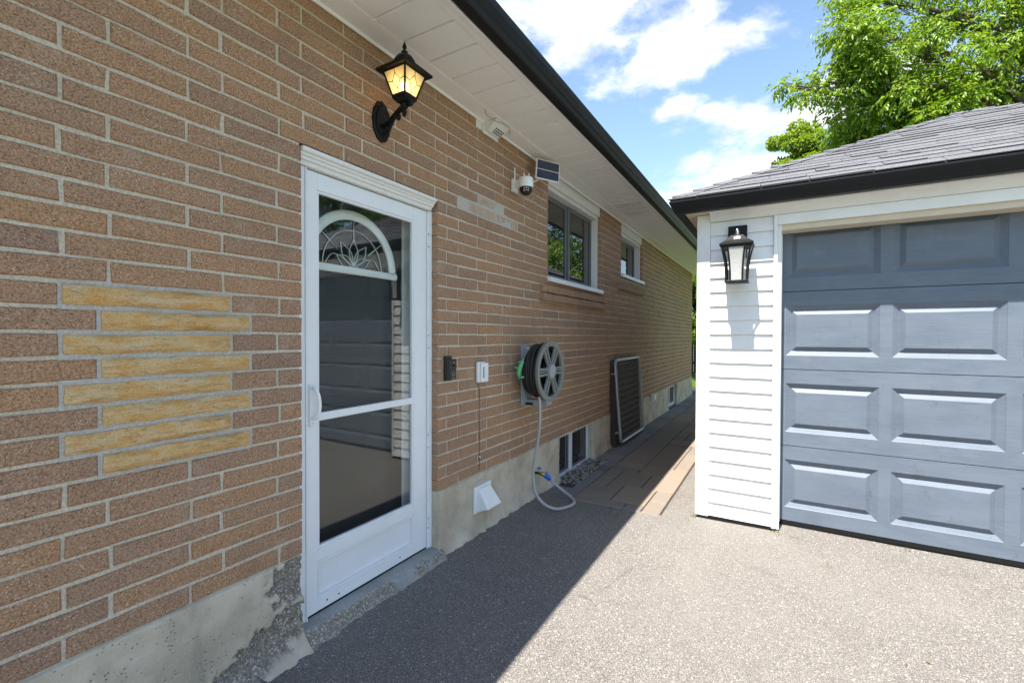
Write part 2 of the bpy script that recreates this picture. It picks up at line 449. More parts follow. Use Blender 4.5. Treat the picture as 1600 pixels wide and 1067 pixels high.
def _peb(m):
    t = NT(m.node_tree); out = t.node('ShaderNodeOutputMaterial'); b = t.node('ShaderNodeBsdfPrincipled'); t.l.new(b.outputs[0], out.inputs[0])
    r = t.node('ShaderNodeNewGeometry').outputs['Random Per Island']
    t.l.new(t.ramp(r, [(0, (.10, .09, .08)), (.4, (.22, .20, .17)), (.75, (.34, .31, .27)), (1, (.50, .46, .40))]), b.inputs['Base Color']); b.inputs['Roughness'].default_value = .8


_peb(MATS['pebble'])

# ------------------------------------------------------------------ mesh helpers
WLOC = {}


def link(o, parent=None, world=None):
    COL.objects.link(o)
    w = Vector(world) if world is not None else Vector((0, 0, 0))
    if parent is not None:
        o.parent = parent; o.location = w - WLOC[parent.name]
    else:
        o.location = w
    WLOC[o.name] = w
    return o


def empty(name, loc):
    o = bpy.data.objects.new(name, None); o.empty_display_size = .1
    return link(o, None, loc)


def tag(o, label=None, cat=None, group=None, kind=None):
    if label: o['label'] = label
    if cat: o['category'] = cat
    if group: o['group'] = group
    if kind: o['kind'] = kind
    return o


class MB:
    def __init__(s):
        s.v = []; s.f = []

    def add(s, vs, fs):
        n = len(s.v); s.v += [tuple(p) for p in vs]; s.f += [tuple(i+n for i in f) for f in fs]
        return s

    def box(s, x0, x1, y0, y1, z0, z1):
        vs = [(x, y, z) for x in (x0, x1) for y in (y0, y1) for z in (z0, z1)]
        return s.add(vs, [(0, 1, 3, 2), (4, 6, 7, 5), (0, 4, 5, 1), (2, 3, 7, 6), (0, 2, 6, 4), (1, 5, 7, 3)])

    def prism(s, prof, axis, a, b, caps=True):
        """closed profile extruded along an axis; profile given in the two other axes in xyz order"""
        def P(p, c):
            return {'x': (c, p[0], p[1]), 'y': (p[0], c, p[1]), 'z': (p[0], p[1], c)}[axis]
        n = len(prof)
        vs = [P(p, a) for p in prof] + [P(p, b) for p in prof]
        fs = [(i, (i+1) % n, n+(i+1) % n, n+i) for i in range(n)]
        if caps:
            fs += [tuple(range(n-1, -1, -1)), tuple(range(n, 2*n))]
        return s.add(vs, fs)

    def tube(s, pts, r, n=8, closed=False, caps=True):
        pts = [Vector(p) for p in pts]; m = len(pts)
        rr = r if isinstance(r, (list, tuple)) else [r]*m
        prev = None; rings = []
        for i, p in enumerate(pts):
            a = pts[(i-1) % m] if (closed or i > 0) else p
            c = pts[(i+1) % m] if (closed or i < m-1) else p
            d = (c-a)
            d = d.normalized() if d.length > 1e-9 else Vector((0, 0, 1))
            if prev is None:
                q = Vector((0, 0, 1)) if abs(d.z) < .9 else Vector((1, 0, 0))
                u = d.cross(q).normalized()
            else:
                u = prev - d*prev.dot(d)
                u = u.normalized() if u.length > 1e-6 else d.orthogonal().normalized()
            prev = u; w = d.cross(u)
            rings.append([p + (u*math.cos(2*math.pi*k/n) + w*math.sin(2*math.pi*k/n))*rr[i] for k in range(n)])
        vs = [q for ring in rings for q in ring]; fs = []
        for i in range(m if closed else m-1):
            j = (i+1) % m
            fs += [(i*n+k, i*n+(k+1) % n, j*n+(k+1) % n, j*n+k) for k in range(n)]
        if caps and not closed:
            fs += [tuple(range(n-1, -1, -1)), tuple((m-1)*n+k for k in range(n))]
        return s.add(vs, fs)

    def lathe(s, prof, c, axis='z', n=24, caps=True):
        """prof: list of (radius, height along axis)"""
        vs = []; fs = []
        for (r, h) in prof:
            for k in range(n):
                a = 2*math.pi*k/n; x, y = r*math.cos(a), r*math.sin(a)
                p = {'z': (x, y, h), 'x': (h, x, y), 'y': (y, h, x)}[axis]
                vs.append((c[0]+p[0], c[1]+p[1], c[2]+p[2]))
        for i in range(len(prof)-1):
            fs += [(i*n+k, i*n+(k+1) % n, (i+1)*n+(k+1) % n, (i+1)*n+k) for k in range(n)]
        if caps:
            fs += [tuple(range(n-1, -1, -1)), tuple((len(prof)-1)*n+k for k in range(n))]
        return s.add(vs, fs)

    def frustum(s, c, w0, d0, z0, w1, d1, z1):
        vs = []
        for (w, d, z) in ((w0, d0, z0), (w1, d1, z1)):
            vs += [(c[0]-w/2, c[1]-d/2, z), (c[0]+w/2, c[1]-d/2, z), (c[0]+w/2, c[1]+d/2, z), (c[0]-w/2, c[1]+d/2, z)]
        return s.add(vs, [(3, 2, 1, 0), (4, 5, 6, 7), (0, 1, 5, 4), (1, 2, 6, 5), (2, 3, 7, 6), (3, 0, 4, 7)])

    def xf(s, M):
        s.v = [tuple(M @ Vector(p)) for p in s.v]; return s

    def build(s, name, m, parent=None, bev=0.0, smooth=False, seg=2, attr=None):
        a = np.array(s.v, float)
        c = (a.min(0)+a.max(0))/2
        me = bpy.data.meshes.new(name); me.from_pydata([tuple(p) for p in (a-c)], [], s.f)
        me.materials.append(MATS[m] if isinstance(m, str) else m)
        bm = bmesh.new(); bm.from_mesh(me); bmesh.ops.recalc_face_normals(bm, faces=bm.faces); bm.to_mesh(me); bm.free()
        if attr is not None:
            at = me.attributes.new('spall', 'FLOAT', 'POINT'); at.data.foreach_set('value', np.array(attr, np.float32))
        if smooth:
            me.shade_smooth()
            if smooth != 'all':
                try:
                    me.set_sharp_from_angle(angle=math.radians(38))
                except Exception:
                    pass
        o = bpy.data.objects.new(name, me); link(o, parent, c)
        if bev:
            md = o.modifiers.new('bevel', 'BEVEL'); md.width = bev; md.segments = seg; md.limit_method = 'ANGLE'; md.angle_limit = math.radians(40)
        return o


def spline(pts, n=10):
    P = [Vector(p) for p in pts]; P = [P[0]*2-P[1]] + P + [P[-1]*2-P[-2]]; out = []
    for i in range(1, len(P)-2):
        for k in range(n):
            t = k/n
            out.append(.5*((2*P[i]) + (P[i+1]-P[i-1])*t + (2*P[i-1]-5*P[i]+4*P[i+1]-P[i+2])*t*t + (3*P[i]-P[i-1]-3*P[i+1]+P[i+2])*t**3))
    out.append(P[-2]); return out


def vnoise(p, sc):
    from mathutils import noise
    return noise.fractal(Vector(p)*sc, .9, 2.1, 4)


# ------------------------------------------------------------------ setting: lawn, driveway, path
HOUSE_END = 11.86
m_ = MB(); m_.add([(-400, -300, -.06), (400, -300, -.06), (400, 700, -.06), (-400, 700, -.06)], [(0, 1, 2, 3)])
tag(m_.build('lawn', 'grass'), kind='structure')


def asphalt_sheet():
    xs = np.arange(0.0, 1.31, .08).tolist() + np.arange(1.42, 5.6, .16).tolist() + [6.2, 7, 8]
    ys = [-14, -9, -6, -4, -3, -2] + np.arange(-1.4, 4.2, .1).tolist()
    from mathutils import noise
    vs = []; fs = []
    for y in ys:
        for x in xs:
            z = .006*noise.noise(Vector((x*1.1, y*1.1, 0))) + .0025*noise.noise(Vector((x*5, y*5, 3)))
            if x < .12: z += .012*(1-x/.12)
            vs.append((x, y, z))
    n = len(xs)
    for j in range(len(ys)-1):
        for i in range(n-1):
            if ys[j] > 3.63 and xs[i] < 1.05:      # the paved path takes over here
                continue
            fs.append((j*n+i, j*n+i+1, (j+1)*n+i+1, (j+1)*n+i))
    return MB().add(vs, fs)


dr = tag(asphalt_sheet().build('driveway', 'asphalt', smooth='all'), kind='structure')

path = tag(MB().box(-.02, 1.30, 3.64, 12.6, -.05, -.010).build('path', 'joint_sand'), kind='structure')
m_ = MB().box(-1.0, 3.0, 12.62, 13.25, -.05, .012); tag(m_.build('walkway', 'light_concrete'), kind='structure')


def chamfer_slab(x0, x1, y0, y1, z0, z1, c=.006, j=.002):
    r = lambda: random.uniform(-j, j)
    t = z1 + random.uniform(-.003, .003)
    vs = [(x0+r(), y0+r(), z0), (x1+r(), y0+r(), z0), (x1+r(), y1+r(), z0), (x0+r(), y1+r(), z0),
          (x0, y0, z1-c), (x1, y0, z1-c), (x1, y1, z1-c), (x0, y1, z1-c),
          (x0+c+r(), y0+c+r(), t), (x1-c+r(), y0+c+r(), t), (x1-c+r(), y1-c+r(), t), (x0+c+r(), y1-c+r(), t)]
    fs = [(0, 1, 5, 4), (1, 2, 6, 5), (2, 3, 7, 6), (3, 0, 4, 7), (4, 5, 9, 8), (5, 6, 10, 9), (6, 7, 11, 10), (7, 4, 8, 11), (8, 9, 10, 11)]
    return MB().add(vs, fs)


def pavers():
    g = .009
    # dark edging along the wall
    y = 3.66
    while y < 12.5:
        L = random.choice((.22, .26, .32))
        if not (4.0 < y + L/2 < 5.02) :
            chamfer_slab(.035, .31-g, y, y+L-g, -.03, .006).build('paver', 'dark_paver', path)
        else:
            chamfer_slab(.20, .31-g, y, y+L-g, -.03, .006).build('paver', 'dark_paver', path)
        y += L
    # right strip beside the garage
    y = 3.66
    while y < 12.5:
        L = random.choice((.5, .6, .75))
        chamfer_slab(1.06, 1.295, y, y+L-.004, -.03, -.002, .004).build('paver', 'asphalt', path)
        y += L
    # field of mixed rectangles, random packing on a 0.1 grid
    nx, ny = 5, 59; u = (1.055-.312)/nx; v = .15
    occ = [[False]*nx for _ in range(ny)]
    opts = [(2, 2), (2, 3), (3, 2), (1, 2), (2, 1), (1, 1), (3, 1)]
    wts = [5, 4, 3, 1.5, 3, .5, 2]
    for j in range(ny):
        for i in range(nx):
            if occ[j][i]: continue
            c = [(o, w) for o, w in zip(opts, wts) if i+o[0] <= nx and j+o[1] <= ny and all(not occ[j+b][i+a] for a in range(o[0]) for b in range(o[1]))]
            o = random.choices([q[0] for q in c], [q[1] for q in c])[0]
            for a in range(o[0]):
                for b in range(o[1]): occ[j+b][i+a] = True
            x0 = .312+i*u; y0 = 3.66+j*v
            chamfer_slab(x0, x0+o[0]*u-g, y0, y0+o[1]*v-g, -.03, .006).build('paver', 'paver', path)


pavers()

# ------------------------------------------------------------------ the brick house
CH, Z0, NB = .0771, .425, 33          # course height, first bed, courses
SOF = 2.965                           # soffit height
JT = .0115                            # joint width
house = tag(empty('brick_house', (-3, 5, 0)), 'brown brick bungalow side wall with white soffit and black gutter', 'house')
HY0 = -2.2
OPEN = [(1.285, 2.232, -.4, 2.275), (3.81, 5.25, 1.93, 3.2), (6.06, 7.17, 2.225, 3.2)]


def wall_core():
    G = .009
    OPN = [(o[0]-G, o[1]+G, o[2]-G, o[3]+G) for o in OPEN]
    ys = sorted({HY0, HOUSE_END, *[o[0] for o in OPN], *[o[1] for o in OPN]})
    zs = sorted({Z0, 3.05, 2.275, 1.93, 2.225})
    m = MB()
    for i in range(len(ys)-1):
        # merge vertically
        z = Z0
        cuts = sorted([(o[2], o[3]) for o in OPN if o[0] < (ys[i]+ys[i+1])/2 < o[1]])
        for (a, b) in cuts:
            if a > z: m.box(-.28, -.0065, ys[i], ys[i+1], z, a)
            z = b
        if z < 3.05: m.box(-.28, -.0065, ys[i], ys[i+1], z, 3.05)
    # far end wall, near end wall and the other walls of the house
    m.box(-8, -.29, HOUSE_END-.2, HOUSE_END-.0005, Z0, 3.05); m.box(-8, -.29, HY0, HY0+.2, Z0, 3.05); m.box(-8.2, -8.001, HY0, HOUSE_END, Z0, 3.05)
    return m


wall = wall_core().build('wall', 'mortar', house)


def brick_mesh(L, var, depth=.085):
    """brick with soft irregular arrises; x is the outward face"""
    r = random.Random(var*977 + int(L*1000))
    h = CH - JT
    c = .0045
    ny = 5 if L > .2 else 3
    def ring(x, ins, jit):
        pts = []
        ysb = np.linspace(-L/2+ins, L/2-ins, ny)
        for y in ysb: pts.append((x, y, -h/2+ins))
        for y in ysb[::-1]: pts.append((x, y, h/2-ins))
        return [(p[0]+r.uniform(-jit, jit)*.7, p[1]+r.uniform(-jit, jit), p[2]+r.uniform(-jit, jit)) for p in pts]
    R0, R1, R2 = ring(-depth, 0, 0), ring(-c, 0, .0021), ring(0, c, .0020)
    n = len(R0); vs = R0+R1+R2
    fs = [(i, (i+1) % n, n+(i+1) % n, n+i) for i in range(n)] + [(n+i, n+(i+1) % n, 2*n+(i+1) % n, 2*n+i) for i in range(n)]
    k = 2*n
    for i in range(ny-1):
        fs.append((k+i, k+i+1, k+n-2-i, k+n-1-i))
    return vs, fs


_bcache = {}


def brick_data(L, material):
    key = (round(L, 2), random.randrange(4), material)
    if key not in _bcache:
        vs, fs = brick_mesh(key[0], key[1])
        me = bpy.data.meshes.new('brick'); me.from_pydata(vs, [], fs); me.materials.append(MATS[material])
        bm = bmesh.new(); bm.from_mesh(me); bmesh.ops.recalc_face_normals(bm, faces=bm.faces); bm.to_mesh(me); bm.free()
        _bcache[key] = me
    return _bcache[key], key[0]


STONES = []
LIST = []           # (y0, y1, k, x offset)
LEDGES = [(3.65, 5.34, 18), (3.65, 5.34, 17), (5.87, 7.19, 21)]
for k in range(NB):
    za, zb = Z0+k*CH, Z0+(k+1)*CH; zc = (za+zb)/2
    segs = [(HY0, HOUSE_END)]
    def cut(segs, a, b):
        out = []
        for (p, q) in segs:
            if b <= p or a >= q: out.append((p, q)); continue
            if a - p > .02: out.append((p, a))
            if q - b > .02: out.append((b, q))
        return out
    for o in OPEN:
        if o[2] < zc < o[3]: segs = cut(segs, o[0], o[1])
    if 7 <= k <= 14:
        s = (.492, .972) if k % 2 == 0 else (.582, 1.048)
        STONES.append((s[0], s[1], k)); segs = cut(segs, s[0]-.012, s[1]+.012)
    for (a, b, kk) in LEDGES:
        if kk == k: segs = cut(segs, a-.003, b+.003)
    for (p, q) in segs:
        if k % 2: base = .601
        elif p < 1.2 or k >= 24: base = .485
        else: base = 2.448
        j0 = math.ceil((p-base+.03)/.345); js = []
        y = base + j0*.345
        while y < q-.03:
            js.append(y + random.uniform(-.006, .006)); y += .345
        ed = [p] + js + [q]
        for i in range(len(ed)-1):
            a = ed[i] + (JT/2 if i > 0 else 0); b = ed[i+1] - (JT/2 if i+1 < len(ed)-1 else 0)
            LIST.append((a, b, k, 0.0))
for (a, b, kk) in LEDGES:
    n = max(4, round((b-a)/.2)); w = (b-a)/n
    sh = 0 if kk % 2 else .5
    eds = [a] + [a+(i+sh)*w for i in range(1 if sh == 0 else 0, n)] + [b]
    eds = sorted({round(e, 3) for e in eds if a <= e <= b})
    for i in range(len(eds)-1):
        LIST.append((eds[i]+JT/2*(i > 0), eds[i+1]-JT/2*(i < len(eds)-2), kk, .034 if kk != 17 else .04))


def seen(b):
    return b[1] > .36
order = sorted([b for b in LIST if seen(b)], key=lambda b: ((b[0]+b[1])/2 if b[3] == 0 else 3.9) + abs(Z0+b[2]*CH-1.42)*.15)
near = set(id(b) for b in order[:299])
stuff = MB()
for b in LIST:
    a, e, k, dx = b
    L = e-a; zc = Z0+(k+.5)*CH; yc = (a+e)/2
    smear = (k == 24 and 2.40 < yc < 3.12) or (k == 25 and 2.62 < yc < 3.05)
    rx, rz, ry = random.uniform(-.0022, .0018), random.uniform(-.0011, .0011), random.gauss(0, .006)
    if id(b) in near:
        me, kl = brick_data(L, 'smeared_brick' if smear else 'brick')
        o = bpy.data.objects.new('brick', me); link(o, wall, (dx+rx, yc, zc+rz)); o.scale = (1, L/kl, 1)
        o.rotation_euler = (ry, 0, random.gauss(0, .004))
    else:
        vs, fs = brick_mesh(round(L, 2), random.randrange(4)); s = L/round(L, 2)
        stuff.add([(v[0]+dx+rx, v[1]*s+yc, v[2]+zc+rz) for v in vs], fs)
far_bricks = tag(stuff.build('distant_bricks', 'brick', wall), kind='stuff')
# sandstone inlay by the door
for (a, b, k) in STONES:
    m = MB(); zc = Z0+(k+.5)*CH; h = CH-.017; ny, nz = 14, 4; vs = []; fs = []
    for side in (0, 1):
        for j in range(nz+1):
            for i in range(ny+1):
                y = a+(b-a)*i/ny; z = zc-h/2+h*j/nz
                edge = i in (0, ny) or j in (0, nz)
                x = -.06 if side == 0 else (.002 + (0 if edge else .011 + .016*vnoise((k*3.1, y, z*2), 9)))
                if edge: y += random.uniform(-.003, .003)*(0 < j < nz); z += random.uniform(-.0025, .0025)
                vs.append((x, y, z))
    q = (nz+1)*(ny+1)
    for j in range(nz):
        for i in range(ny):
            p = j*(ny+1)+i
            fs.append((q+p, q+p+1, q+p+ny+2, q+p+ny+1))
    rim = [i for i in range(ny+1)] + [j*(ny+1)+ny for j in range(1, nz+1)] + [nz*(ny+1)+i for i in range(ny-1, -1, -1)] + [j*(ny+1) for j in range(nz-1, 0, -1)]
    fs += [(rim[i], rim[(i+1) % len(rim)], q+rim[(i+1) % len(rim)], q+rim[i]) for i in range(len(rim))]
    m.add(vs, fs).build('accent_stone', 'sandstone', wall, smooth=True)
# newer grey pointing round the stones and round the patched bricks
pt = MB()
for (a, b, k) in STONES:
    z0_, z1_ = Z0+k*CH, Z0+(k+1)*CH
    pt.box(-.02, -.0030 - .0004*(k % 3), a-.0125, b+.0125, z0_-.004-.0003*k, z1_+.0055+.0002*k)
pt.build('repair_pointing', 'repair_mortar', wall); pt = MB()
pt.box(-.02, -.0012, 2.43, 3.13, Z0+24*CH-.007, Z0+25*CH+.006); pt.box(-.02, -.0018, 2.62, 3.07, Z0+25*CH-.004, Z0+26*CH+.006)
pt.build('repair_pointing', 'repair_mortar', wall)


# foundation: one displaced skin with spalled areas, windows cut out
def ss(x, a, b):
    t = min(1, max(0, (x-a)/(b-a))); return t*t*(3-2*t)


def foundation(y0, y1, dy, nz=54, z0=-.06, z1=Z0):
    ys = np.linspace(y0, y1, max(2, int((y1-y0)/dy)+1)); zs = np.linspace(z0, z1, nz); vs = []; at = []
    for y in ys:
        for z in zs:
            n = vnoise((0, y, z), 4.0); n2 = vnoise((5, y, z), 19)
            m = 0.0
            # upper spall beside the door and the broken patch below it
            e = math.hypot((y-1.235)/.115, (z-.335)/.115) + .42*n2 + .12*vnoise((8, y, z), 60)
            m = max(m, 1-ss(e, .93, 1.0))
            e = math.hypot((y-1.13)/.24, (z-.115-.30*(y-1.13))/.085) + .45*n2 + .12*vnoise((8, y, z), 60)
            m = max(m, 1-ss(e, .93, 1.0))
            x = .010 + .005*n + .0015*n2 - m*(.022 + .020*vnoise((9, y, z), 40))
            x += .085*ss(z, .085, -.02)*(1 if y < 1.3 else .30) + .02*ss(z, .06, 0)*n2
            vs.append((x, y, z)); at.append(m)
    q = len(zs); nv = len(vs); fs = []
    for i in range(len(ys)-1):
        for j in range(q-1):
            fs.append((i*q+j, (i+1)*q+j, (i+1)*q+j+1, i*q+j+1))
    # returns into the wall at top and both ends
    back = [(-.28, vs[i*q+q-1][1], z1) for i in range(len(ys))]; b0 = nv; vs += back; at += [0]*len(back)
    for i in range(len(ys)-1): fs.append((i*q+q-1, (i+1)*q+q-1, b0+i+1, b0+i))
    for i in (0, len(ys)-1):
        c0 = len(vs); vs += [(-.28, ys[i], z) for z in zs]; at += [0]*q
        for j in range(q-1): fs.append((i*q+j, i*q+j+1, c0+j+1, c0+j))
    return MB().add(vs, fs), at


for (a, b, dy) in [(HY0, 0, .1), (0, 1.285, .008), (2.232, 4.06, .03), (4.98, 9.07, .08), (9.96, HOUSE_END, .1)]:
    m, at = foundation(a, b, dy); m.build('foundation', 'concrete', house, smooth='all', attr=at)
MB().box(-8.2, -.285, HY0, HOUSE_END-.001, -.06, Z0-.001).build('foundation', 'concrete', house)


def door_step():
    ny, ns = 70, 16; vs = []; fs = []; at = []
    prof = [(-.28, .070), (-.10, .070), (-.05, .069), (0.0, .066), (.022, .063), (.036, .056), (.042, .046), (.046, .034), (.052, .020), (.062, .008), (.075, -.002), (.095, -.02)]
    for i in range(ny+1):
        y = 1.287+(2.262-1.287)*i/ny
        for j, (x, z) in enumerate(prof):
            n = vnoise((3, y, z), 16); n2 = vnoise((x*3, y, z+7), 42)
            m = ss(j, 3.2, 4.6)*(1-ss(j, 8.5, 10))*ss(n+.55*math.sin(y*5+1.0)+.4, -.1, .25)
            xx = x + .012*n*ss(j, 2, 5) - m*(.016+.016*n2)
            if j >= 7: xx += .045*ss(1.75-y, 0, .45)*(j-6)/5
            vs.append((xx, y, z + (.005*n2*ss(j, 2, 4)))); at.append(m)
    q = len(prof)
    for i in range(ny):
        for j in range(q-1): fs.append((i*q+j, (i+1)*q+j, (i+1)*q+j+1, i*q+j+1))
    for i in (0, ny): fs.append(tuple(i*q+j for j in range(q)))
    return MB().add(vs, fs), at


m, at = door_step(); m.build('door_step', 'grey_concrete', house, smooth='all', attr=at)
# mortar-parged return beside the door, on the right reveal
MB().box(-.16, -.001, 2.2325, 2.262, .0, Z0-.003).build('reveal_parging', 'grey_concrete', house, bev=.006)

# soffit
sof_back = MB().box(0.0, .55, HY0, HOUSE_END+.25, SOF+.009, SOF+.03).build('soffit_backing', 'soffit_white', house)
y = 1.787 - .2025*20; n = 0
while y < HOUSE_END+.2:
    g = .0042; x0, x1 = .120, .480; z = SOF+random.uniform(-.0008, .0008)
    m = MB()
    prof = [(y+g, SOF+.0085), (y+g, z+.0045), (y+g+.004, z), (y+.2025-g-.004, z), (y+.2025-g, z+.0045), (y+.2025-g, SOF+.0085)]
    m.prism(prof, 'x', x0, x1)
    m.build('soffit_panel', 'perforated_soffit' if 5.2 < y < 5.7 else 'soffit_white', house)
    y += .2025; n += 1
MB().prism([(0.003, SOF+.008), (.003, SOF-.018), (.010, SOF-.020), (.018, SOF-.007), (.118, SOF-.004), (.135, SOF-.002), (.135, SOF+.006), (.1, SOF+.008)], 'y', HY0, HOUSE_END+.24).build('soffit_channel', 'soffit_white', house)
MB().prism([(.466, SOF+.006), (.466, SOF-.001), (.485, SOF-.004), (.505, SOF-.004), (.512, SOF-.010), (.540, SOF-.014), (.545, SOF-.010), (.545, SOF+.03), (.50, SOF+.03)], 'y', HY0, HOUSE_END+.245).build('soffit_edge_trim', 'soffit_white', house)
# gutter, fascia, roof
GP = [(.552, 3.050), (.552, 2.952), (.560, 2.946), (.612, 2.946), (.622, 2.952), (.628, 2.968), (.632, 2.974), (.640, 2.980), (.656, 3.010), (.660, 3.030), (.660, 3.044), (.652, 3.050), (.648, 3.044), (.650, 3.030), (.630, 2.990), (.612, 2.958), (.562, 2.958), (.562, 3.050)]
gut = MB().prism(GP, 'y', HY0-.2, HOUSE_END+.25).build('gutter', 'gutter_black', house)
m_ = MB().prism([(.5465, SOF-.003), (.5505, SOF-.003), (.5505, 3.06), (.5465, 3.06)], 'y', HY0-.2, HOUSE_END+.249); m_.build('fascia', 'gutter_black', house)
rf = MB().prism([(.60, 3.046), (.60, 3.056), (-4.1, 4.76), (-8.8, 3.056), (-8.8, 3.046), (-4.1, 4.70)], 'y', HY0-.2, HOUSE_END+.26).build('roof', 'shingle', house)
MB().prism([(-.28, 3.06), (-4.1, 4.55), (-7.9, 3.06)], 'y', HOUSE_END-.2, HOUSE_END+.0).build('gable', 'siding', house)


# entrance: frame, storm door, inner door
frame = MB()
frame.box(-.17, -.052, 1.2875, 1.336, .069, 2.205); frame.box(-.060, -.046, 1.336, 1.3435, .069, 2.205)
frame.box(-.17, -.056, 2.1965, 2.2315, .069, 2.205); frame.box(-.056, -.048, 2.2115, 2.2315, .071, 2.2045)
frame.box(-.17, -.057, 1.2875, 2.2315, 2.2052, 2.243)
dfr = frame.build('door_frame', 'white_alu', house, bev=.002)
MB().prism([(-.17, 2.2435), (-.052, 2.2435), (-.052, 2.2075), (-.040, 2.2055), (-.036, 2.215), (-.034, 2.222), (-.022, 2.226), (-.019, 2.238), (-.010, 2.242), (-.008, 2.250), (.006, 2.255), (.010, 2.262), (.010, 2.272), (-.02, 2.2735), (-.17, 2.2735)], 'y', 1.2872, 2.214).build('head_moulding', 'white_trim', dfr)
for (y, z) in [(1.44, 2.213), (1.72, 2.213), (2.05, 2.213)]:
    MB().lathe([(.004, -.053), (.004, -.0505), (.002, -.0498)], (0, y, z), 'x', 8).build('screw', 'screw', dfr)
for z in (2.06, 1.98, 1.42, 1.34, .79, .71, .26, .20):
    MB().lathe([(.0036, -.0485), (.0036, -.046), (.002, -.0452)], (0, 2.2035, z), 'x', 8).build('screw', 'screw', dfr) if False else MB().lathe([(.0038, -.057), (.0038, -.054), (.002, -.0535)], (0, 2.2045, z), 'x', 8).build('screw', 'screw', dfr)

sd = tag(MB().box(-.094, -.0605, 1.350, 1.4085, .080, 2.200).box(-.094, -.0605, 2.080, 2.1925, .080, 2.200)
         .box(-.0938, -.0608, 1.4085, 2.080, 2.117, 2.1998).box(-.0938, -.0608, 1.4085, 2.080, .0802, .142).box(-.0938, -.0608, 1.4085, 2.080, .322, .383)
         .build('storm_door', 'white_alu', house, bev=.003))
MB().box(-.088, -.066, 1.409, 2.079, 1.004, 1.042).build('mid_rail', 'white_alu', sd, bev=.003)
MB().box(-.090, -.079, 1.409, 2.079, .1425, .3215).build('kick_panel', 'white_alu', sd, bev=.002)
bd = MB()
for (a, b, c, d) in [(1.409, 1.421, .3835, 2.1165), (2.0675, 2.0795, .3835, 2.1165)]: bd.box(-.085, -.064, a, b, c, d)
for (c, d) in [(.3835, .396), (2.104, 2.1165)]: bd.box(-.0848, -.0642, 1.4212, 2.0673, c, d)
bd.build('glazing_bead', 'white_alu', sd, bev=.002)
ps = MB().prism([(1.4215, .3215), (1.4215, .312), (2.067, .312), (2.067, .3215)], 'x', -.0788, -.059); ps.prism([(1.4215, .1425), (1.4215, .152), (2.067, .152), (2.067, .1425)], 'x', -.0788, -.059)
ps.box(-.0788, -.059, 1.4095, 1.4213, .1428, .3212); ps.box(-.0788, -.059, 2.0672, 2.0788, .1428, .3212); ps.build('panel_moulding', 'white_alu', sd, bev=.002)
MB().box(-.080, -.076, 1.4212, 2.0672, .397, 1.0035).build('glass_pane', 'glass', sd)
MB().box(-.080, -.076, 1.4212, 2.0672, 1.0425, 2.103).build('glass_pane', 'glass', sd)
MB().box(-.092, -.0625, 1.352, 2.191, .0712, .0795).build('bottom_sweep', 'rubber', sd)
hd = MB().box(-.0603, -.050, 1.360, 1.392, .985, 1.185).build('handle', 'white_plastic', sd, bev=.006, seg=3)
hm = MB(); hm.tube(spline([(-.052, 1.372, 1.170), (-.030, 1.376, 1.166), (-.018, 1.384, 1.13), (-.016, 1.388, 1.085), (-.020, 1.384, 1.045), (-.034, 1.376, 1.028), (-.052, 1.372, 1.026)], 6), .0085, 10)
hm.build('handle_grip', 'white_plastic', sd, smooth=True)
MB().lathe([(.006, -.0499), (.006, -.0470), (.003, -.0462)], (0, 1.376, 1.003), 'x', 12).build('key_cylinder', 'chrome', sd)
for (y, z) in [(1.46, .112), (1.53, .108), (1.96, .112)]:
    MB().lathe([(.004, -.0605), (.004, -.058), (.002, -.0575)], (0, y, z), 'x', 8).build('screw', 'screw', sd)

idr = MB().box(-.225, -.180, 1.315, 2.098, .075, 2.20).build('inner_door', 'dark_door', house, bev=.003)
ij = MB().box(-.279, -.1705, 2.100, 2.196, .0705, 2.2045).box(-.279, -.1705, 1.2885, 1.313, .0705, 2.2045).box(-.279, -.1705, 1.3132, 2.0998, 2.201, 2.2435)
ij.build('inner_jamb', 'white_trim', house, bev=.004)
FC = (1.72, 1.795)
arch = MB(); n = 28
prof = [(.262, -.180), (.262, -.168), (.274, -.160), (.296, -.160), (.312, -.168), (.316, -.180)]
vs = []; fs = []
for i in range(n+1):
    a = math.pi*i/n
    for (r, x) in prof: vs.append((x, FC[0]+r*math.cos(a), FC[1]+r*.98*math.sin(a)))
q = len(prof)
for i in range(n):
    for j in range(q-1): fs.append((i*q+j, (i+1)*q+j, (i+1)*q+j+1, i*q+j+1))
arch.add(vs, fs); arch.prism([(-.180, FC[1]), (-.165, FC[1]-.002), (-.159, FC[1]-.014), (-.159, FC[1]-.030), (-.166, FC[1]-.040), (-.180, FC[1]-.040)], 'y', FC[0]-.318, FC[0]+.318)
arch.build('fanlight_frame', 'white_plastic', idr, smooth=True)
cg = MB(); vs = [(-.1775, FC[0]+.264*math.cos(math.pi*i/24), FC[1]+.26*math.sin(math.pi*i/24)) for i in range(25)]
cg.add(vs, [tuple(range(25))]); cg.build('fanlight_glass', 'dark_glass', idr)
cm = MB(); X = -.172
for rr in (.200,):
    cm.tube([(X, FC[0]+rr*math.cos(math.pi*i/20), FC[1]+rr*math.sin(math.pi*i/20)) for i in range(21)], .0032, 6)
for ang in (38, 90, 142):
    a = math.radians(ang); cm.tube([(X, FC[0]+.13*math.cos(a), FC[1]+.13*math.sin(a)), (X, FC[0]+.264*math.cos(a), FC[1]+.264*math.sin(a))], .003, 6)
for ang in (25, 55, 90, 125, 155):
    a = math.radians(ang); L = .125 if ang in (25, 155) else .155
    dy, dz = math.cos(a), math.sin(a); py, pz = -dz, dy
    for sgn in (-1, 1):
        cm.tube(spline([(X, FC[0], FC[1]+.004), (X, FC[0]+dy*L*.5+py*.030*sgn, FC[1]+dz*L*.5+pz*.030*sgn), (X, FC[0]+dy*L, FC[1]+dz*L)], 7), .0026, 6)
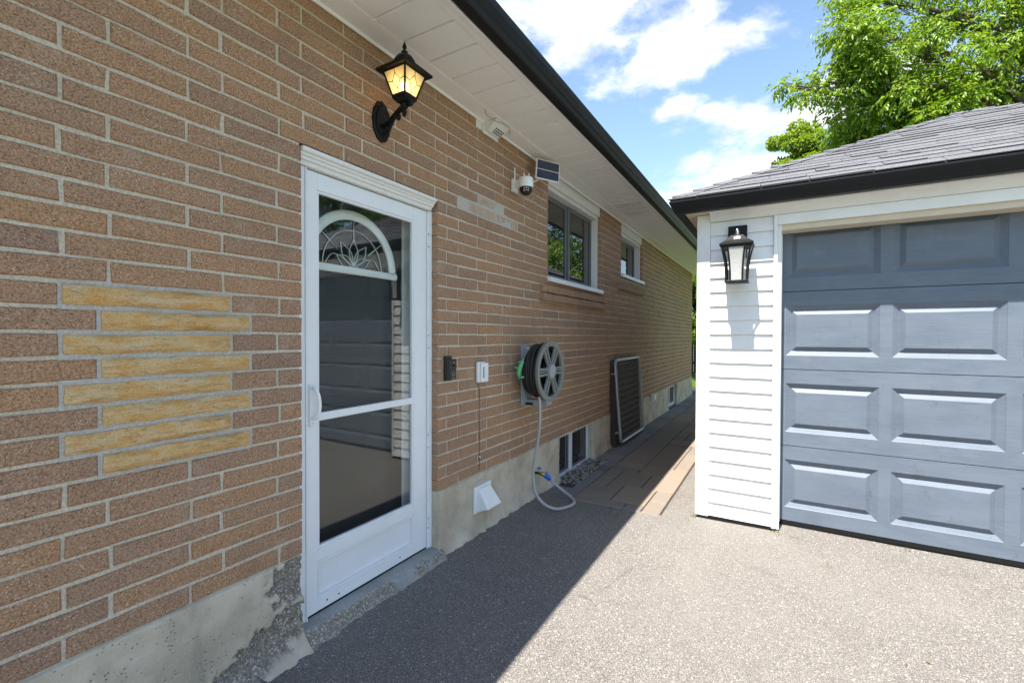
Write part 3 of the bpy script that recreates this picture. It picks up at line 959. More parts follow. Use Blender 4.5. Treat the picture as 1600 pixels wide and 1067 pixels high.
for sgn in (-1, 1):
    cm.tube(spline([(X, FC[0]+.02*sgn, FC[1]+.004), (X, FC[0]+.08*sgn, FC[1]+.045), (X, FC[0]+.14*sgn, FC[1]+.055), (X, FC[0]+.185*sgn, FC[1]+.004)], 7), .0026, 6)
cm.build('leaded_came', 'came', idr, smooth='all')


# upper windows
def upper_window(y0, y1, zs, label, mull=True):
    w = MB()
    zt = SOF-.001
    # white liner on all four sides of the recess
    w.box(-.17, -.042, y0+.001, y0+.030, zs+.05, zt); w.box(-.17, -.042, y1-.030, y1-.001, zs+.05, zt)
    w.box(-.17, -.040, y0+.030, y1-.030, 2.81, zt)
    win = w.build('window', 'white_trim', house, bev=.003)
    win['label'] = label
    MB().prism([(-.17, zs), (.030, zs-.006), (.034, zs-.010), (.034, zs+.028), (.030, zs+.034), (-.042, zs+.052), (-.17, zs+.055)], 'y', y0-.012, y1+.006).build('sill', 'white_alu', win)
    MB().box(-.038, -.012, y0+.002, y1-.002, 2.845, SOF+.004).build('head_board', 'white_trim', win, bev=.006)
    a, b, c, d = y0+.031, y1-.031, zs+.056, 2.809
    wf = .045
    pairs = [(a, (a+b)/2-.012), ((a+b)/2-.008, b)] if mull else [(a, b)]
    for i, (p, q) in enumerate(pairs):
        x0, x1 = (-.150, -.122) if i == 0 else (-.138, -.110)
        s = MB().box(x0, x1, p, p+wf, c, d).box(x0, x1, q-wf, q, c, d).box(x0+.001, x1-.001, p+wf, q-wf, c, c+wf).box(x0+.001, x1-.001, p+wf, q-wf, d-wf, d)
        s.build('sash', 'grey_sash', win, bev=.003)
        MB().box(x0+.010, x0+.016, p+wf, q-wf, c+wf, d-wf).build('pane', 'dark_glass', win)
        MB().box(x0+.0165, x0+.020, p+wf+.06, p+wf+.066, c+wf, d-wf).build('screen_bar', 'grey_sash', win) if i == 1 else None
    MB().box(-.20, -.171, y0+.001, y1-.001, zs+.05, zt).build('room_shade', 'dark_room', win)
    return win


upper_window(3.81, 5.25, 1.935, 'wider white window nearer the door, two dark sliding panes')
upper_window(6.06, 7.17, 2.235, 'small white window further along the wall', False)


def basement_window(y0, y1, z0, z1, label, lip):
    w = MB().box(-.11, -.045, y0+.004, y0+.034, z0, z1).box(-.11, -.045, y1-.034, y1-.004, z0, z1).box(-.11, -.0455, y0+.034, y1-.034, z1-.03, z1-.001).box(-.11, -.035, y0+.034, y1-.034, z0, z0+.035)
    win = w.build('basement_window', 'white_alu', house, bev=.002); win['label'] = label
    mid = (y0+y1)/2 - .02
    MB().box(-.100, -.052, mid-.02, mid+.02, z0+.0352, z1-.0302).build('meeting_rail', 'white_alu', win, bev=.002)
    for (p, q, x) in [(y0+.0345, mid-.0205, -.085), (mid+.0205, y1-.0345, -.068)]:
        c, d = z0+.0355, z1-.0305; f = .022
        MB().box(x-.012, x+.008, p, p+f, c, d).box(x-.012, x+.008, q-f, q, c, d).box(x-.011, x+.007, p+f, q-f, c, c+f).box(x-.011, x+.007, p+f, q-f, d-f, d).build('sash', 'grey_sash', win, bev=.002)
        MB().box(x-.005, x, p+f, q-f, c+f, d-f).build('pane', 'dark_glass', win)
    # rough reveals and the wall behind
    MB().box(-.285, .004, y1-.003, y1+.02, z0-.08, z1+.002).build('reveal', 'concrete', win, bev=.004)
    MB().box(-.285, .004, y0-.02, y0+.003, z0-.08, z1+.002).build('reveal', 'concrete', win, bev=.004)
    MB().box(-.30, -.03, y0, y1, z0-.10, z0-.002).build('well_floor', 'grey_concrete', win)
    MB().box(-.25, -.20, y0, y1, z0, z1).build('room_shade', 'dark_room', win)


basement_window(4.06, 4.98, -.03, Z0-.004, 'nearer basement window behind the gravel strip', True)
basement_window(9.07, 9.96, .02, Z0-.004, 'farther basement window near the end of the path', False)


# gravel in front of the near basement window
def pebbles(n, fn, size):
    ico = [(0, 0, 1), (.9, 0, .3), (.28, .85, .3), (-.72, .53, .3), (-.72, -.53, .3), (.28, -.85, .3), (.72, .53, -.4), (-.28, .85, -.4), (-.9, 0, -.4), (-.28, -.85, -.4), (.72, -.53, -.4), (0, 0, -.8)]
    F = [(0, 1, 2), (0, 2, 3), (0, 3, 4), (0, 4, 5), (0, 5, 1), (1, 6, 2), (2, 7, 3), (3, 8, 4), (4, 9, 5), (5, 10, 1), (2, 6, 7), (3, 7, 8), (4, 8, 9), (5, 9, 10), (1, 10, 6), (6, 11, 7), (7, 11, 8), (8, 11, 9), (9, 11, 10), (10, 11, 6)]
    m = MB()
    for _ in range(n):
        x, y, z = fn(); s = size*random.uniform(.5, 1.4); a = random.uniform(0, 6.28); ca, sa = math.cos(a), math.sin(a)
        sx, sy, sz = s*random.uniform(.8, 1.5), s*random.uniform(.7, 1.1), s*random.uniform(.5, .8)
        m.add([(x+ca*p[0]*sx-sa*p[1]*sy, y+sa*p[0]*sx+ca*p[1]*sy, z+p[2]*sz) for p in ico], F)
    return m


tag(pebbles(900, lambda: (random.uniform(-.03, .20), random.uniform(4.03, 5.02), random.uniform(-.010, .010)), .010).build('gravel', 'pebble'), 'grey pebbles strip below the nearer basement window', 'gravel', kind='stuff')
tag(pebbles(240, lambda: (random.uniform(.13, 4.8), random.uniform(.6, 3.6), .004), .0036).build('loose_grit', 'pebble'), 'tiny loose stones scattered over the asphalt driveway', 'grit', kind='stuff')
lt = MB()
for _ in range(46):
    x, y = (random.uniform(.15, 4.2), random.uniform(.9, 3.7)); a = random.uniform(0, 6.28); L = random.uniform(.006, .02); w = L*random.uniform(.12, .4)
    c, s_ = math.cos(a), math.sin(a)
    lt.add([(x-c*L, y-s_*L, .010), (x+s_*w, y-c*w, .013), (x+c*L, y+s_*L, .011), (x-s_*w, y+c*w, .012)], [(0, 1, 2, 3)])
tag(lt.build('leaf_litter', 'dry_leaf'), 'dry leaf scraps lying on the asphalt driveway', 'leaves', kind='stuff')

wd = MB()
for (cx, cy, n_, h_) in [(1.285, 3.80, 14, .035), (1.845, 3.80, 10, .03), (1.25, 3.70, 6, .025), (1.66, 3.33, 5, .012), (.10, 2.95, 6, .03), (.09, 3.45, 5, .025), (1.34, 2.10, 4, .012), (2.6, 3.93, 7, .02), (.20, 1.35, 5, .02)]:
    for _ in range(n_):
        x, y = cx+random.gauss(0, .018), cy+random.gauss(0, .018); a = random.uniform(0, 6.28); L = random.uniform(.4, 1)*h_
        dx, dy = math.cos(a)*L*.8, math.sin(a)*L*.8; w = .0035
        wd.add([(x-dy*w/L, y+dx*w/L, .0), (x+dy*w/L, y-dx*w/L, .0), (x+dx, y+dy, L)], [(0, 1, 2)])
tag(wd.build('weeds', 'leaf_dark'), 'small weeds sprouting at asphalt edges and garage corner', 'weeds', kind='stuff')

# ------------------------------------------------------------------ the garage
GX0, GX1, GY, GYB = 1.30, 5.38, 3.82, 7.85
EZ, EB = 2.45, 2.362
garage = tag(empty('garage', (3.3, 5.8, 0)), 'detached white sided garage with slate blue panel door and grey hip roof', 'garage')
DX0, DX1, DY, DZ = 1.868, 4.99, 3.98, 2.185
core = MB().box(GX0+.02, 1.815, GY+.02, GY+.14, .03, 2.36).box(5.05, GX1-.02, GY+.02, GY+.14, .03, 2.36).box(1.815, 5.05, GY+.02, GY+.14, 2.24, 2.36)
core.box(GX0+.02, GX0+.14, GY+.141, GYB-.02, .03, 2.36).box(GX1-.14, GX1-.02, GY+.141, GYB-.02, .03, 2.36).box(GX0+.141, GX1-.141, GYB-.14, GYB-.02, .03, 2.36)
core.build('wall', 'white_trim', garage)
MB().box(GX0-.002, 1.838, GY-.004, GY+.15, -.02, .028).build('base_plate', 'gutter_black', garage)
MB().box(5.03, GX1, GY-.004, GY+.15, -.02, .028).build('base_plate', 'gutter_black', garage); MB().box(GX0-.002, GX0+.12, GY+.151, GYB, -.02, .028).build('base_plate', 'gutter_black', garage)
EXP = .1085


def siding_run(axis, a, b, z0, z1, plane, out):
    """clapboards; axis 'x' runs along x on a front facing -y, 'y' along y on a side facing -x"""
    z = z0; i = 0
    while z < z1-.01:
        t = min(z+EXP, z1)
        prof = [(plane+.018, z), (plane+.0005, z), (plane-.002, z+.003), (plane-.002, z+.010), (plane+.010, t-.012), (plane+.012, t-.001), (plane+.018, t-.001)]
        m = MB()
        if axis == 'x': m.prism(prof, 'x', a, b)
        else: m.prism(prof, 'y', a, b)
        m.build('siding_board', 'siding', garage)
        z += EXP; i += 1


SZ0 = 2.193 - EXP*20
siding_run('x', 1.392, 1.816, SZ0, 2.299, GY, -1)
siding_run('x', 5.055, GX1-.09, SZ0, 2.299, GY, -1)
siding_run('y', GY+.08, GYB-.02, SZ0, 2.30, GX0, -1)
MB().box(GX0-.006, GX0+.014, GY-.006, GY+.078, SZ0-.005, 2.361).box(GX0+.0142, 1.390, GY-.0065, GY+.014, SZ0-.0045, 2.361).build('corner_post', 'siding', garage, bev=.003)
MB().box(GX1-.09, GX1+.006, GY-.0065, GY+.019, SZ0-.0045, 2.361).build('corner_post', 'siding', garage, bev=.003)
MB().box(1.3905, 5.289, GY-.006, GY+.0185, 2.2995, 2.3615).build('frieze_board', 'siding', garage, bev=.003)
# opening trim
tr = MB().box(1.8165, 1.842, GY-.014, GY+.05, .02, 2.299).box(5.028, 5.054, GY-.014, GY+.05, .02, 2.299).box(1.8425, 5.0275, GY-.012, GY+.05, 2.228, 2.2985)
tr.build('door_casing', 'siding', garage, bev=.003)
for (a_, b_) in ((1.8425, 1.866), (4.992, 5.0275)): MB().box(a_, b_, GY+.012, DY+.015, .012, 2.2275).build('jamb', 'white_trim', garage, bev=.002)
MB().box(1.8662, 4.9918, GY+.016, DY-.002, DZ+.003, 2.2275).build('head_jamb', 'cream_trim', garage, bev=.002)
MB().box(1.8665, 1.872, DY-.016, DY-.006, .03, DZ+.002).build('weather_strip', 'white_plastic', garage)
# the door in four sections with raised panels
gd = MB().box(DX0+.005, DX1-.005, DY+.03, DY+.05, .04, 2.32).build('garage_door', 'garage_door_paint', garage)


def raised_panel_section(z0, z1):
    """front sheet of one section with five embossed panels"""
    yb = DY; m = MB(); W = .622; x = DX0+.006; x1e = DX1-.006
    pz0, pz1 = z0+.103, z1-.105
    rects = []
    px = 1.900
    while px + .55 < x1e: rects.append((px, px+.552)); px += W
    cuts = [x] + [c for r in rects for c in r] + [x1e]
    m.box(x, x1e, yb+.0005, yb+.025, z0+.0015, pz0); m.box(x, x1e, yb+.0005, yb+.025, pz1, z1-.0015)
    for i in range(0, len(cuts), 2):
        m.box(cuts[i], cuts[i+1], yb+.0005, yb+.025, pz0, pz1)
    return m, rects, pz0, pz1


bounds = [.040, .605, 1.177, 1.755, 2.327]
for i in range(4):
    z0, z1 = bounds[i], bounds[i+1]
    # the section as one sheet: flat field with panel holes filled by embossed pans
    _, rects, pz0, pz1 = raised_panel_section(z0, z1)
    m = MB(); yb = DY; X0, X1 = DX0+.006, DX1-.006; zz0, zz1 = z0+.0025, z1-.0025
    xs = [X0] + [c for r in rects for c in r] + [X1]
    def quad(a, b, c, d, y=yb): m.add([(a, y, c), (b, y, c), (b, y, d), (a, y, d)], [(0, 1, 2, 3)])
    for j in range(len(xs)-1):
        quad(xs[j], xs[j+1], zz0, pz0); quad(xs[j], xs[j+1], pz1, zz1)
        if j % 2 == 0: quad(xs[j], xs[j+1], pz0, pz1)
    m.add([(X0, yb, zz0), (X1, yb, zz0), (X1, yb+.028, zz0+.004), (X0, yb+.028, zz0+.004)], [(3, 2, 1, 0)])
    m.add([(X0, yb, zz1), (X1, yb, zz1), (X1, yb+.028, zz1+.002), (X0, yb+.028, zz1+.002)], [(0, 1, 2, 3)])
    m.add([(X0, yb, zz0), (X0, yb, zz1), (X0, yb+.028, zz1), (X0, yb+.028, zz0)], [(0, 1, 2, 3)])
    m.add([(X1, yb, zz0), (X1, yb, zz1), (X1, yb+.028, zz1), (X1, yb+.028, zz0)], [(3, 2, 1, 0)])
    sec = m.build('door_section', 'garage_door_paint', gd)
    for (a, b) in rects:
        pm = MB(); e1, e2 = .034, .066; dpt = .018
        R = lambda ins, y: [(a+ins, y, pz0+ins), (b-ins, y, pz0+ins), (b-ins, y, pz1-ins), (a+ins, y, pz1-ins)]
        vs = R(0, yb+.0004) + R(.003, yb+.003) + R(e1, yb+dpt) + R(e1+.002, yb+dpt) + R(e2, yb+.001)
        fs = []
        for r_ in range(4):
            for q_ in range(4): fs.append((r_*4+q_, r_*4+(q_+1) % 4, (r_+1)*4+(q_+1) % 4, (r_+1)*4+q_))
        fs.append((16, 17, 18, 19))
        pm.add(vs, fs).build('raised_panel', 'garage_door_paint', gd)
MB().box(DX0+.004, DX1-.004, DY+.002, DY+.03, .003, .040).build('bottom_seal', 'rubber', gd, bev=.006)

# eaves of the garage
OX0, OX1, OY0, OY1 = 1.12, 5.56, 3.61, 8.05
MB().box(OX0+.10, OX1-.10, OY0+.10, GY-.007, EB+.001, EB+.016).box(OX0+.10, GX0-.007, GY-.0068, OY1-.1, EB+.001, EB+.016).build('soffit', 'cream_trim', garage)
MB().prism([(GY-.10, EB), (GY-.007, EB), (GY-.007, 2.300), (GY-.020, 2.300), (GY-.024, 2.312), (GY-.036, 2.330), (GY-.060, 2.346), (GY-.10, 2.356)], 'x', GX0+.09, OX1-.2).build('cove_moulding', 'white_trim', garage)


def gutter_profile(o, sgn):
    """outward distances from the outer lip"""
    P = [(.10, EZ), (.10, EB+.002), (.092, EB-.004), (.042, EB-.004), (.034, EB+.003), (.030, EB+.016), (.022, EB+.026), (.006, EB+.060), (0, EB+.074), (0, EZ-.006), (.008, EZ), (.012, EZ-.006), (.012, EB+.072), (.04, EB+.01), (.088, EB+.01), (.088, EZ)]
    return [(o+sgn*d, z) for (d, z) in P]


def mitred_gutter():
    m = MB(); P = gutter_profile(0, 1); n = len(P); vs = []; fs = []
    # corners run: left back, left front corner, right front corner, right back
    for (cx, cy, dx, dy) in [(OX0, OY1, 1, 0), (OX0, OY0, 1, 1), (OX1, OY0, -1, 1), (OX1, OY1, -1, 0)]:
        vs += [(cx+dx*d, cy+dy*d, z) for (d, z) in P]
    for s_ in range(3):
        for i in range(n): fs.append((s_*n+i, s_*n+(i+1) % n, (s_+1)*n+(i+1) % n, (s_+1)*n+i))
    fs += [tuple(range(n)), tuple(3*n+i for i in range(n))]
    return m.add(vs, fs)


mitred_gutter().build('gutter', 'gutter_black', garage)
APX = (3.34, 5.83, 2.45+2.22*.48); SL = .48
rz = lambda d: EZ + .004 + SL*d
# roof deck (four faces)
e = .02
m = MB().add([(OX0+e, OY0+e, rz(e)-.012), (OX1-e, OY0+e, rz(e)-.012), (OX1-e, OY1-e, rz(e)-.012), (OX0+e, OY1-e, rz(e)-.012), (APX[0], APX[1], rz(2.22)-.012),
              (OX0+.1, OY0+.1, EB+.02), (OX1-.1, OY0+.1, EB+.02), (OX1-.1, OY1-.1, EB+.02), (OX0+.1, OY1-.1, EB+.02)],
             [(0, 1, 4), (1, 2, 4), (2, 3, 4), (3, 0, 4), (5, 6, 1, 0), (6, 7, 2, 1), (7, 8, 3, 2), (8, 5, 0, 3)])
groof = m.build('roof', 'roof_deck', garage)


def shingle_face(parent, face):
    """rows of shingles climbing one hip face; d = distance in from the eave, s = along the eave"""
    W = OX1-OX0; row = 0; d = .004; EXPO = .142; cs = 1/math.sqrt(1+SL*SL)
    loose = MB()
    while d < 2.14:
        d2 = min(d + EXPO*cs + .02, 2.2)
        s = d - .02; end = W - d + .02
        s += 0 if row % 2 == 0 else -random.uniform(.05, .25)
        while s < end-.02:
            L = random.choice((.21, .29, .34, .42, .55)); th = random.choice((.002, .004, .008))
            a, b = max(s, d-.015), min(s+L, end+.005)
            if b-a > .02:
                # clip the upper edge at the hips
                a2, b2 = max(a, d2-.005), min(b, W-d2+.005)
                if b2 < a2: a2 = b2 = (a2+b2)/2
                g = .0018
                lift = .006 + th
                vs0 = [(a+g, d, rz(d)+.002), (b-g, d, rz(d)+.002), (b2-g, d2, rz(d2)), (a2+g, d2, rz(d2)), (a+g, d, rz(d)+lift), (b-g, d, rz(d)+lift), (b2-g, d2, rz(d2)+.004), (a2+g, d2, rz(d2)+.004)]
                def P(p):
                    s_, d_, z_ = p
                    if face == 'front': return (OX0+s_, OY0+d_, z_)
                    if face == 'left': return (OX0+d_, OY0+s_, z_)
                    if face == 'right': return (OX1-d_, OY0+s_, z_)
                    return (OX0+s_, OY1-d_, z_)
                f = [(0, 1, 5, 4), (1, 2, 6, 5), (2, 3, 7, 6), (3, 0, 4, 7), (4, 5, 6, 7), (3, 2, 1, 0)]
                if face == 'front':
                    o_ = MB().add([P(p) for p in vs0], f).build('shingle', 'shingle', parent)
                    o_.data.materials.append(MATS['butt_edge'])
                    for pl_ in o_.data.polygons:
                        if pl_.normal.y < -.9: pl_.material_index = 1
                else: loose.add([P(p) for p in vs0], f)
            s += L
        d += EXPO*cs; row += 1
    if loose.v: tag(loose.build('shingle_field', 'shingle', parent), kind='stuff')


for fc in ('front', 'left', 'right', 'back'): shingle_face(groof, fc)
# hip caps
for (cx, cy, sx, sy) in [(OX0, OY0, 1, 1), (OX1, OY0, -1, 1), (OX0, OY1, 1, -1), (OX1, OY1, -1, -1)]:
    d = .02
    while d < 2.18:
        d2 = min(d+.155, 2.215); w = .085; l0, l1 = .030+random.uniform(-.002, .005), .016
        c0 = (cx+sx*d, cy+sy*d, rz(d)+l0); c1 = (cx+sx*d2, cy+sy*d2, rz(d2)+l1)
        # wings lie down both roof faces
        A0 = (cx+sx*(d+w), cy+sy*d, rz(d)+l0-.014); B0 = (cx+sx*d, cy+sy*(d+w), rz(d)+l0-.014)
        A1 = (cx+sx*(d2+w), cy+sy*d2, rz(d2)+l1-.010); B1 = (cx+sx*d2, cy+sy*(d2+w), rz(d2)+l1-.010)
        dn = lambda p, k=.012: (p[0], p[1], p[2]-k)
        vs = [A0, c0, B0, A1, c1, B1, dn(A0), dn(c0), dn(B0)]
        MB().add(vs, [(0, 1, 4, 3), (1, 2, 5, 4), (0, 6, 7, 1), (1, 7, 8, 2)]).build('hip_cap', 'shingle', groof)
        d += .128

# ------------------------------------------------------------------ things on the house wall
# lit lantern above the door
LX, LY = .20, 1.727
lan = tag(empty('wall_lantern', (0, 1.755, 2.565)), 'lit black lantern with amber leaded glass above the storm door', 'lantern')


def oval(c, ry, rz_, x0, x1, n=36, waves=0):
    vs = []
    for x, s in ((x0, 1.0), (x1-.004, 1.0), (x1, .93)):
        for i in range(n):
            a = 2*math.pi*i/n; k = s*(1+.03*math.cos(waves*a)) if waves else s
            vs.append((x, c[0]+ry*k*math.cos(a), c[1]+rz_*k*math.sin(a)))
    fs = [(r*n+i, r*n+(i+1) % n, (r+1)*n+(i+1) % n, (r+1)*n+i) for r in range(2) for i in range(n)]
    fs += [tuple(range(n-1, -1, -1)), tuple(2*n+i for i in range(n))]
    return MB().add(vs, fs)


oval((1.755, 2.565), .062, .108, .001, .014, 40, 12).build('back_plate', 'black_iron', lan, smooth=True)
oval((1.755, 2.565), .046, .088, .0145, .024, 36).build('back_plate_boss', 'black_iron', lan, smooth=True)
arm = MB(); arm.tube(spline([(.02, 1.755, 2.535), (.07, 1.75, 2.545), (.12, 1.74, 2.566), (.17, 1.731, 2.583), (.215, LY, 2.592), (.25, LY-.002, 2.590)], 6), [.016]*6+[.014]*20+[.009]*5 if False else .0135, 10)
arm.tube(spline([(.02, 1.757, 2.49), (.06, 1.752, 2.505), (.10, 1.745, 2.545), (.13, 1.739, 2.565)], 6), .010, 8)
arm.tube(spline([(.14, 1.738, 2.565), (.16, 1.735, 2.550), (.15, 1.737, 2.538), (.14, 1.738, 2.548)], 5), .007, 8)
arm.build('bracket_arm', 'black_iron', lan, smooth='all')
MB().lathe([(.004, -.055), (.010, -.045), (.014, -.03), (.008, -.018), (.018, -.008), (.022, .006), (.016, .02), (.024, .028)], (LX, LY, 2.59), 'z', 16).build('stem_finial', 'black_iron', lan, smooth=True)
bz0, bz1 = 2.632, 2.748; wb, wt = .082, .148
MB().frustum((LX, LY), .050, .050, 2.600, wb+.010, wb+.010, 2.622).frustum((LX, LY), wb+.0101, wb+.0101, 2.6225, wb+.008, wb+.008, bz0).build('lantern_base', 'black_iron', lan, bev=.003)
bars = MB()
for sx in (-1, 1):
    for sy in (-1, 1):
        bars.tube([(LX+sx*wb/2, LY+sy*wb/2, bz0-.002), (LX+sx*wt/2, LY+sy*wt/2, bz1+.004)], .0055, 6)
for (w, z, r) in ((wb, bz0+.002, .005), (wt, bz1, .006)):
    P = [(LX-w/2, LY-w/2, z), (LX+w/2, LY-w/2, z), (LX+w/2, LY+w/2, z), (LX-w/2, LY+w/2, z)]
    for i in range(4): bars.tube([P[i], P[(i+1) % 4]], r, 6)
bars.build('cage', 'black_iron', lan)
faces4 = [((-1, -1), (1, -1)), ((1, -1), (1, 1)), ((1, 1), (-1, 1)), ((-1, 1), (-1, -1))]
for (p, q) in faces4:
    def fp(u, v, off=0.0):
        z = bz0+(bz1-bz0)*v; w = (wb+(wt-wb)*v)/2
        x = LX+w*(p[0]+(q[0]-p[0])*u); yy = LY+w*(p[1]+(q[1]-p[1])*u)
        nx, ny = (p[0]+q[0])/2, (p[1]+q[1])/2
        return (x+nx*off, yy+ny*off, z)
    MB().add([fp(.04, .02), fp(.96, .02), fp(.96, .98), fp(.04, .98)], [(0, 1, 2, 3)]).build('glass_pane', 'amber_glass', lan)
    ld = MB()
    for seg in [((.5, .98), (.5, .80), (.28, .52), (.5, .22), (.5, .02)), ((.5, .80), (.74, .52), (.5, .22)), ((.04, .55), (.28, .52)), ((.74, .52), (.96, .55))]:
        ld.tube([fp(u, v, .0012) for (u, v) in seg], .0019, 5)
    ld.build('leading', 'lead', lan)
rf_ = MB()
rp = [(.196, 2.748), (.202, 2.752), (.200, 2.762), (.150, 2.782), (.120, 2.790)]
for (w0, z0), (w1, z1) in zip(rp[:-1], rp[1:]): rf_.frustum((LX, LY), w0, w0, z0, w1, w1, z1-.0001)
rf_.build('lantern_roof', 'black_iron', lan)
MB().lathe([(.058, 2.789), (.058, 2.796), (.053, 2.815), (.040, 2.834), (.020, 2.846), (.010, 2.850)], (LX, LY, 0), 'z', 24).build('dome', 'black_iron', lan, smooth=True)
MB().lathe([(.010, 2.849), (.016, 2.856), (.017, 2.862), (.008, 2.867), (.006, 2.872), (.011, 2.884), (.010, 2.892), (.004, 2.908), (.001, 2.918)], (LX, LY, 0), 'z', 14).build('roof_finial', 'black_iron', lan, smooth=True)
mat('bulb', None, (1, .9, .7), .4); bn = MATS['bulb'].node_tree.nodes['Principled BSDF']; bn.inputs['Emission Color'].default_value = (1, .80, .48, 1); bn.inputs['Emission Strength'].default_value = 7.0
MB().lathe([(.004, 2.640), (.012, 2.650), (.017, 2.668), (.021, 2.690), (.017, 2.708), (.006, 2.718)], (LX, LY, 0), 'z', 14).build('bulb', 'bulb', lan, smooth='all')

# doorbell
db = tag(empty('doorbell', (0, 2.345, 1.21)), 'black video doorbell beside the storm door frame', 'doorbell')
MB().box(.001, .020, 2.286, 2.352, 1.128, 1.288).build('mount_wedge', 'black_plastic', db, bev=.004)
MB().prism([(.018, 2.292), (.040, 2.300), (.044, 2.306), (.044, 2.362), (.040, 2.368), (.018, 2.362)], 'z', 1.136, 1.268).build('body', 'black_plastic', db, bev=.004)
MB().box(.0441, .0455, 2.314, 2.350, 1.218, 1.252).build('camera_window', 'dark_glass', db, bev=.002)
ring = MB(); ring.tube([(.0450, 2.334+.0135*math.cos(2*math.pi*i/24), 1.175+.0135*math.sin(2*math.pi*i/24)) for i in range(24)], .0017, 6, True); ring.build('button_ring', 'galvanised', db)
MB().lathe([(.0115, .0438), (.0115, .0452), (.009, .0462)], (0, 2.334, 1.175), 'x', 20).build('button', 'black_plastic', db, smooth=True)
MB().box(.0441, .0446, 2.322, 2.347, 1.1435, 1.1475).build('nameplate', 'galvanised', db)

# small white box with its wire
jb = tag(empty('junction_box', (0, 2.74, 1.155)), 'small white plastic junction box with thin wire running down', 'junction box')
MB().box(.001, .030, 2.640, 2.735, 1.085, 1.235).build('case', 'white_plastic', jb, bev=.012, seg=4)
MB().box(.028, .050, 2.652, 2.742, 1.088, 1.228).build('cover', 'white_plastic', jb, bev=.012, seg=4)
MB().box(.0501, .0512, 2.690, 2.728, 1.108, 1.135).build('label_plate', 'white_trim', jb)
MB().box(.0501, .0508, 2.664, 2.684, 1.120, 1.200).build('side_label', 'grey_plastic', jb)
wr = MB(); wr.tube(spline([(.003, 2.675, 1.083), (.003, 2.684, 1.05), (.003, 2.69, 1.03), (.002, 2.689, .9), (.003, 2.690, .7), (.002, 2.689, .55), (.004, 2.692, .53), (.003, 2.69, .45)], 6), .0022, 6); wr.build('wire', 'bark', jb)
MB().lathe([(.006, .001), (.005, .012)], (0, 2.69, .548), 'x', 8).build('staple', 'white_plastic', jb)

# dryer vent hood on the foundation
vh = tag(empty('vent_hood', (.02, 2.70, .19)), 'white plastic dryer vent hood low on the concrete foundation', 'vent')
MB().box(.012, .030, 2.600, 2.806, .165, .352).build('flange', 'white_plastic', vh, bev=.005)
hp = [(.030, .340), (.050, .338), (.128, .222), (.132, .205), (.030, .190)]
hv = MB(); hv.add([(.030, 2.628, .340), (.048, 2.640, .338), (.132, 2.616, .212), (.030, 2.616, .176), (.030, 2.778, .340), (.048, 2.766, .338), (.132, 2.790, .212), (.030, 2.790, .176)],
                  [(0, 1, 5, 4), (1, 2, 6, 5), (2, 3, 7, 6), (0, 3, 2, 1), (4, 5, 6, 7), (0, 4, 7, 3)])
hv.build('hood', 'white_plastic', vh, bev=.006, seg=3)
MB().oval if False else None
MB().prism([(2.592, .17), (2.588, .36), (2.66, .385), (2.74, .372), (2.815, .36), (2.818, .30), (2.806, .165)], 'x', .0105, .0145).build('caulking', 'repair_mortar', vh)

# hose reel
RC = (3.342, 1.133)
hr = tag(empty('hose_reel', (0, 3.34, .85)), 'wall mounted hose reel with grey spoked wheel and wound black hose', 'hose reel')
MB().box(.001, .022, 3.288, 3.400, .842, 1.345).build('wall_plate', 'grey_plastic', hr, bev=.006)
pl = MB().prism([(.022, .842), (.235, .850), (.245, .862), (.245, .900), (.225, .905), (.060, .890), (.030, .960), (.022, 1.00)], 'y', 3.292, 3.390); pl.build('lower_bracket', 'grey_plastic', hr, bev=.005)
MB().box(.05, .12, 3.286, 3.2918, .852, .872).build('bracket_slot', 'black_plastic', hr)
MB().prism([(.022, 1.345), (.075, 1.330), (.080, 1.310), (.060, 1.24), (.030, 1.20), (.022, 1.18)], 'y', 3.300, 3.318).build('upper_arm', 'grey_plastic', hr, bev=.004)
def lathe_x(prof, n=40):
    return MB().lathe([(r, x) for (r, x) in prof], (0, RC[0], RC[1]), 'x', n)
lathe_x([(.030, .02), (.030, .05), (.10, .052), (.10, .235), (.03, .238)]).build('drum', 'black_plastic', hr, smooth=True)
lathe_x([(.165, .100), (.170, .104), (.165, .109), (.10, .111), (.10, .100)]).build('rear_flange', 'black_plastic', hr, smooth=True)
hose = MB(); rows = [(.190, .112), (.208, .134), (.203, .157), (.214, .180), (.207, .203), (.213, .224)]
pts = []
for li, (r, x) in enumerate(rows + [(r_-.026, x_) for (r_, x_) in rows[::-1]]):
    ph = random.uniform(0, 6.28)
    loop = []
    for i in range(44):
        a = 2*math.pi*i/44
        rr = r + .004*math.sin(2*a+ph) + .003*math.sin(5*a+ph*2)
        xx = x + .006*math.sin(a+ph) + .003*math.sin(3*a)
        loop.append((xx, RC[0]+rr*math.cos(a), RC[1]+rr*math.sin(a)))
    hose.tube(loop, .0135, 7, True)
hose.build('wound_hose', 'hose_black', hr, smooth='all')


def wheel():
    """six-spoked wheel parallel to the wall"""
    m = MB(); x0, x1 = .238, .268
    prof = [(.242, x0), (.246, x0+.006), (.246, x1-.004), (.240, x1), (.226, x1+.002), (.216, x1-.003), (.205, x1-.006), (.203, x0+.004), (.21, x0)]
    vs = []; fs = []; n = 72; q = len(prof)
    for i in range(n):
        a = 2*math.pi*i/n
        for (r, x) in prof: vs.append((x, RC[0]+r*math.cos(a), RC[1]+r*math.sin(a)))
    for i in range(n):
        for j in range(q): fs.append((i*q+j, i*q+(j+1) % q, ((i+1) % n)*q+(j+1) % q, ((i+1) % n)*q+j))
    m.add(vs, fs); return m


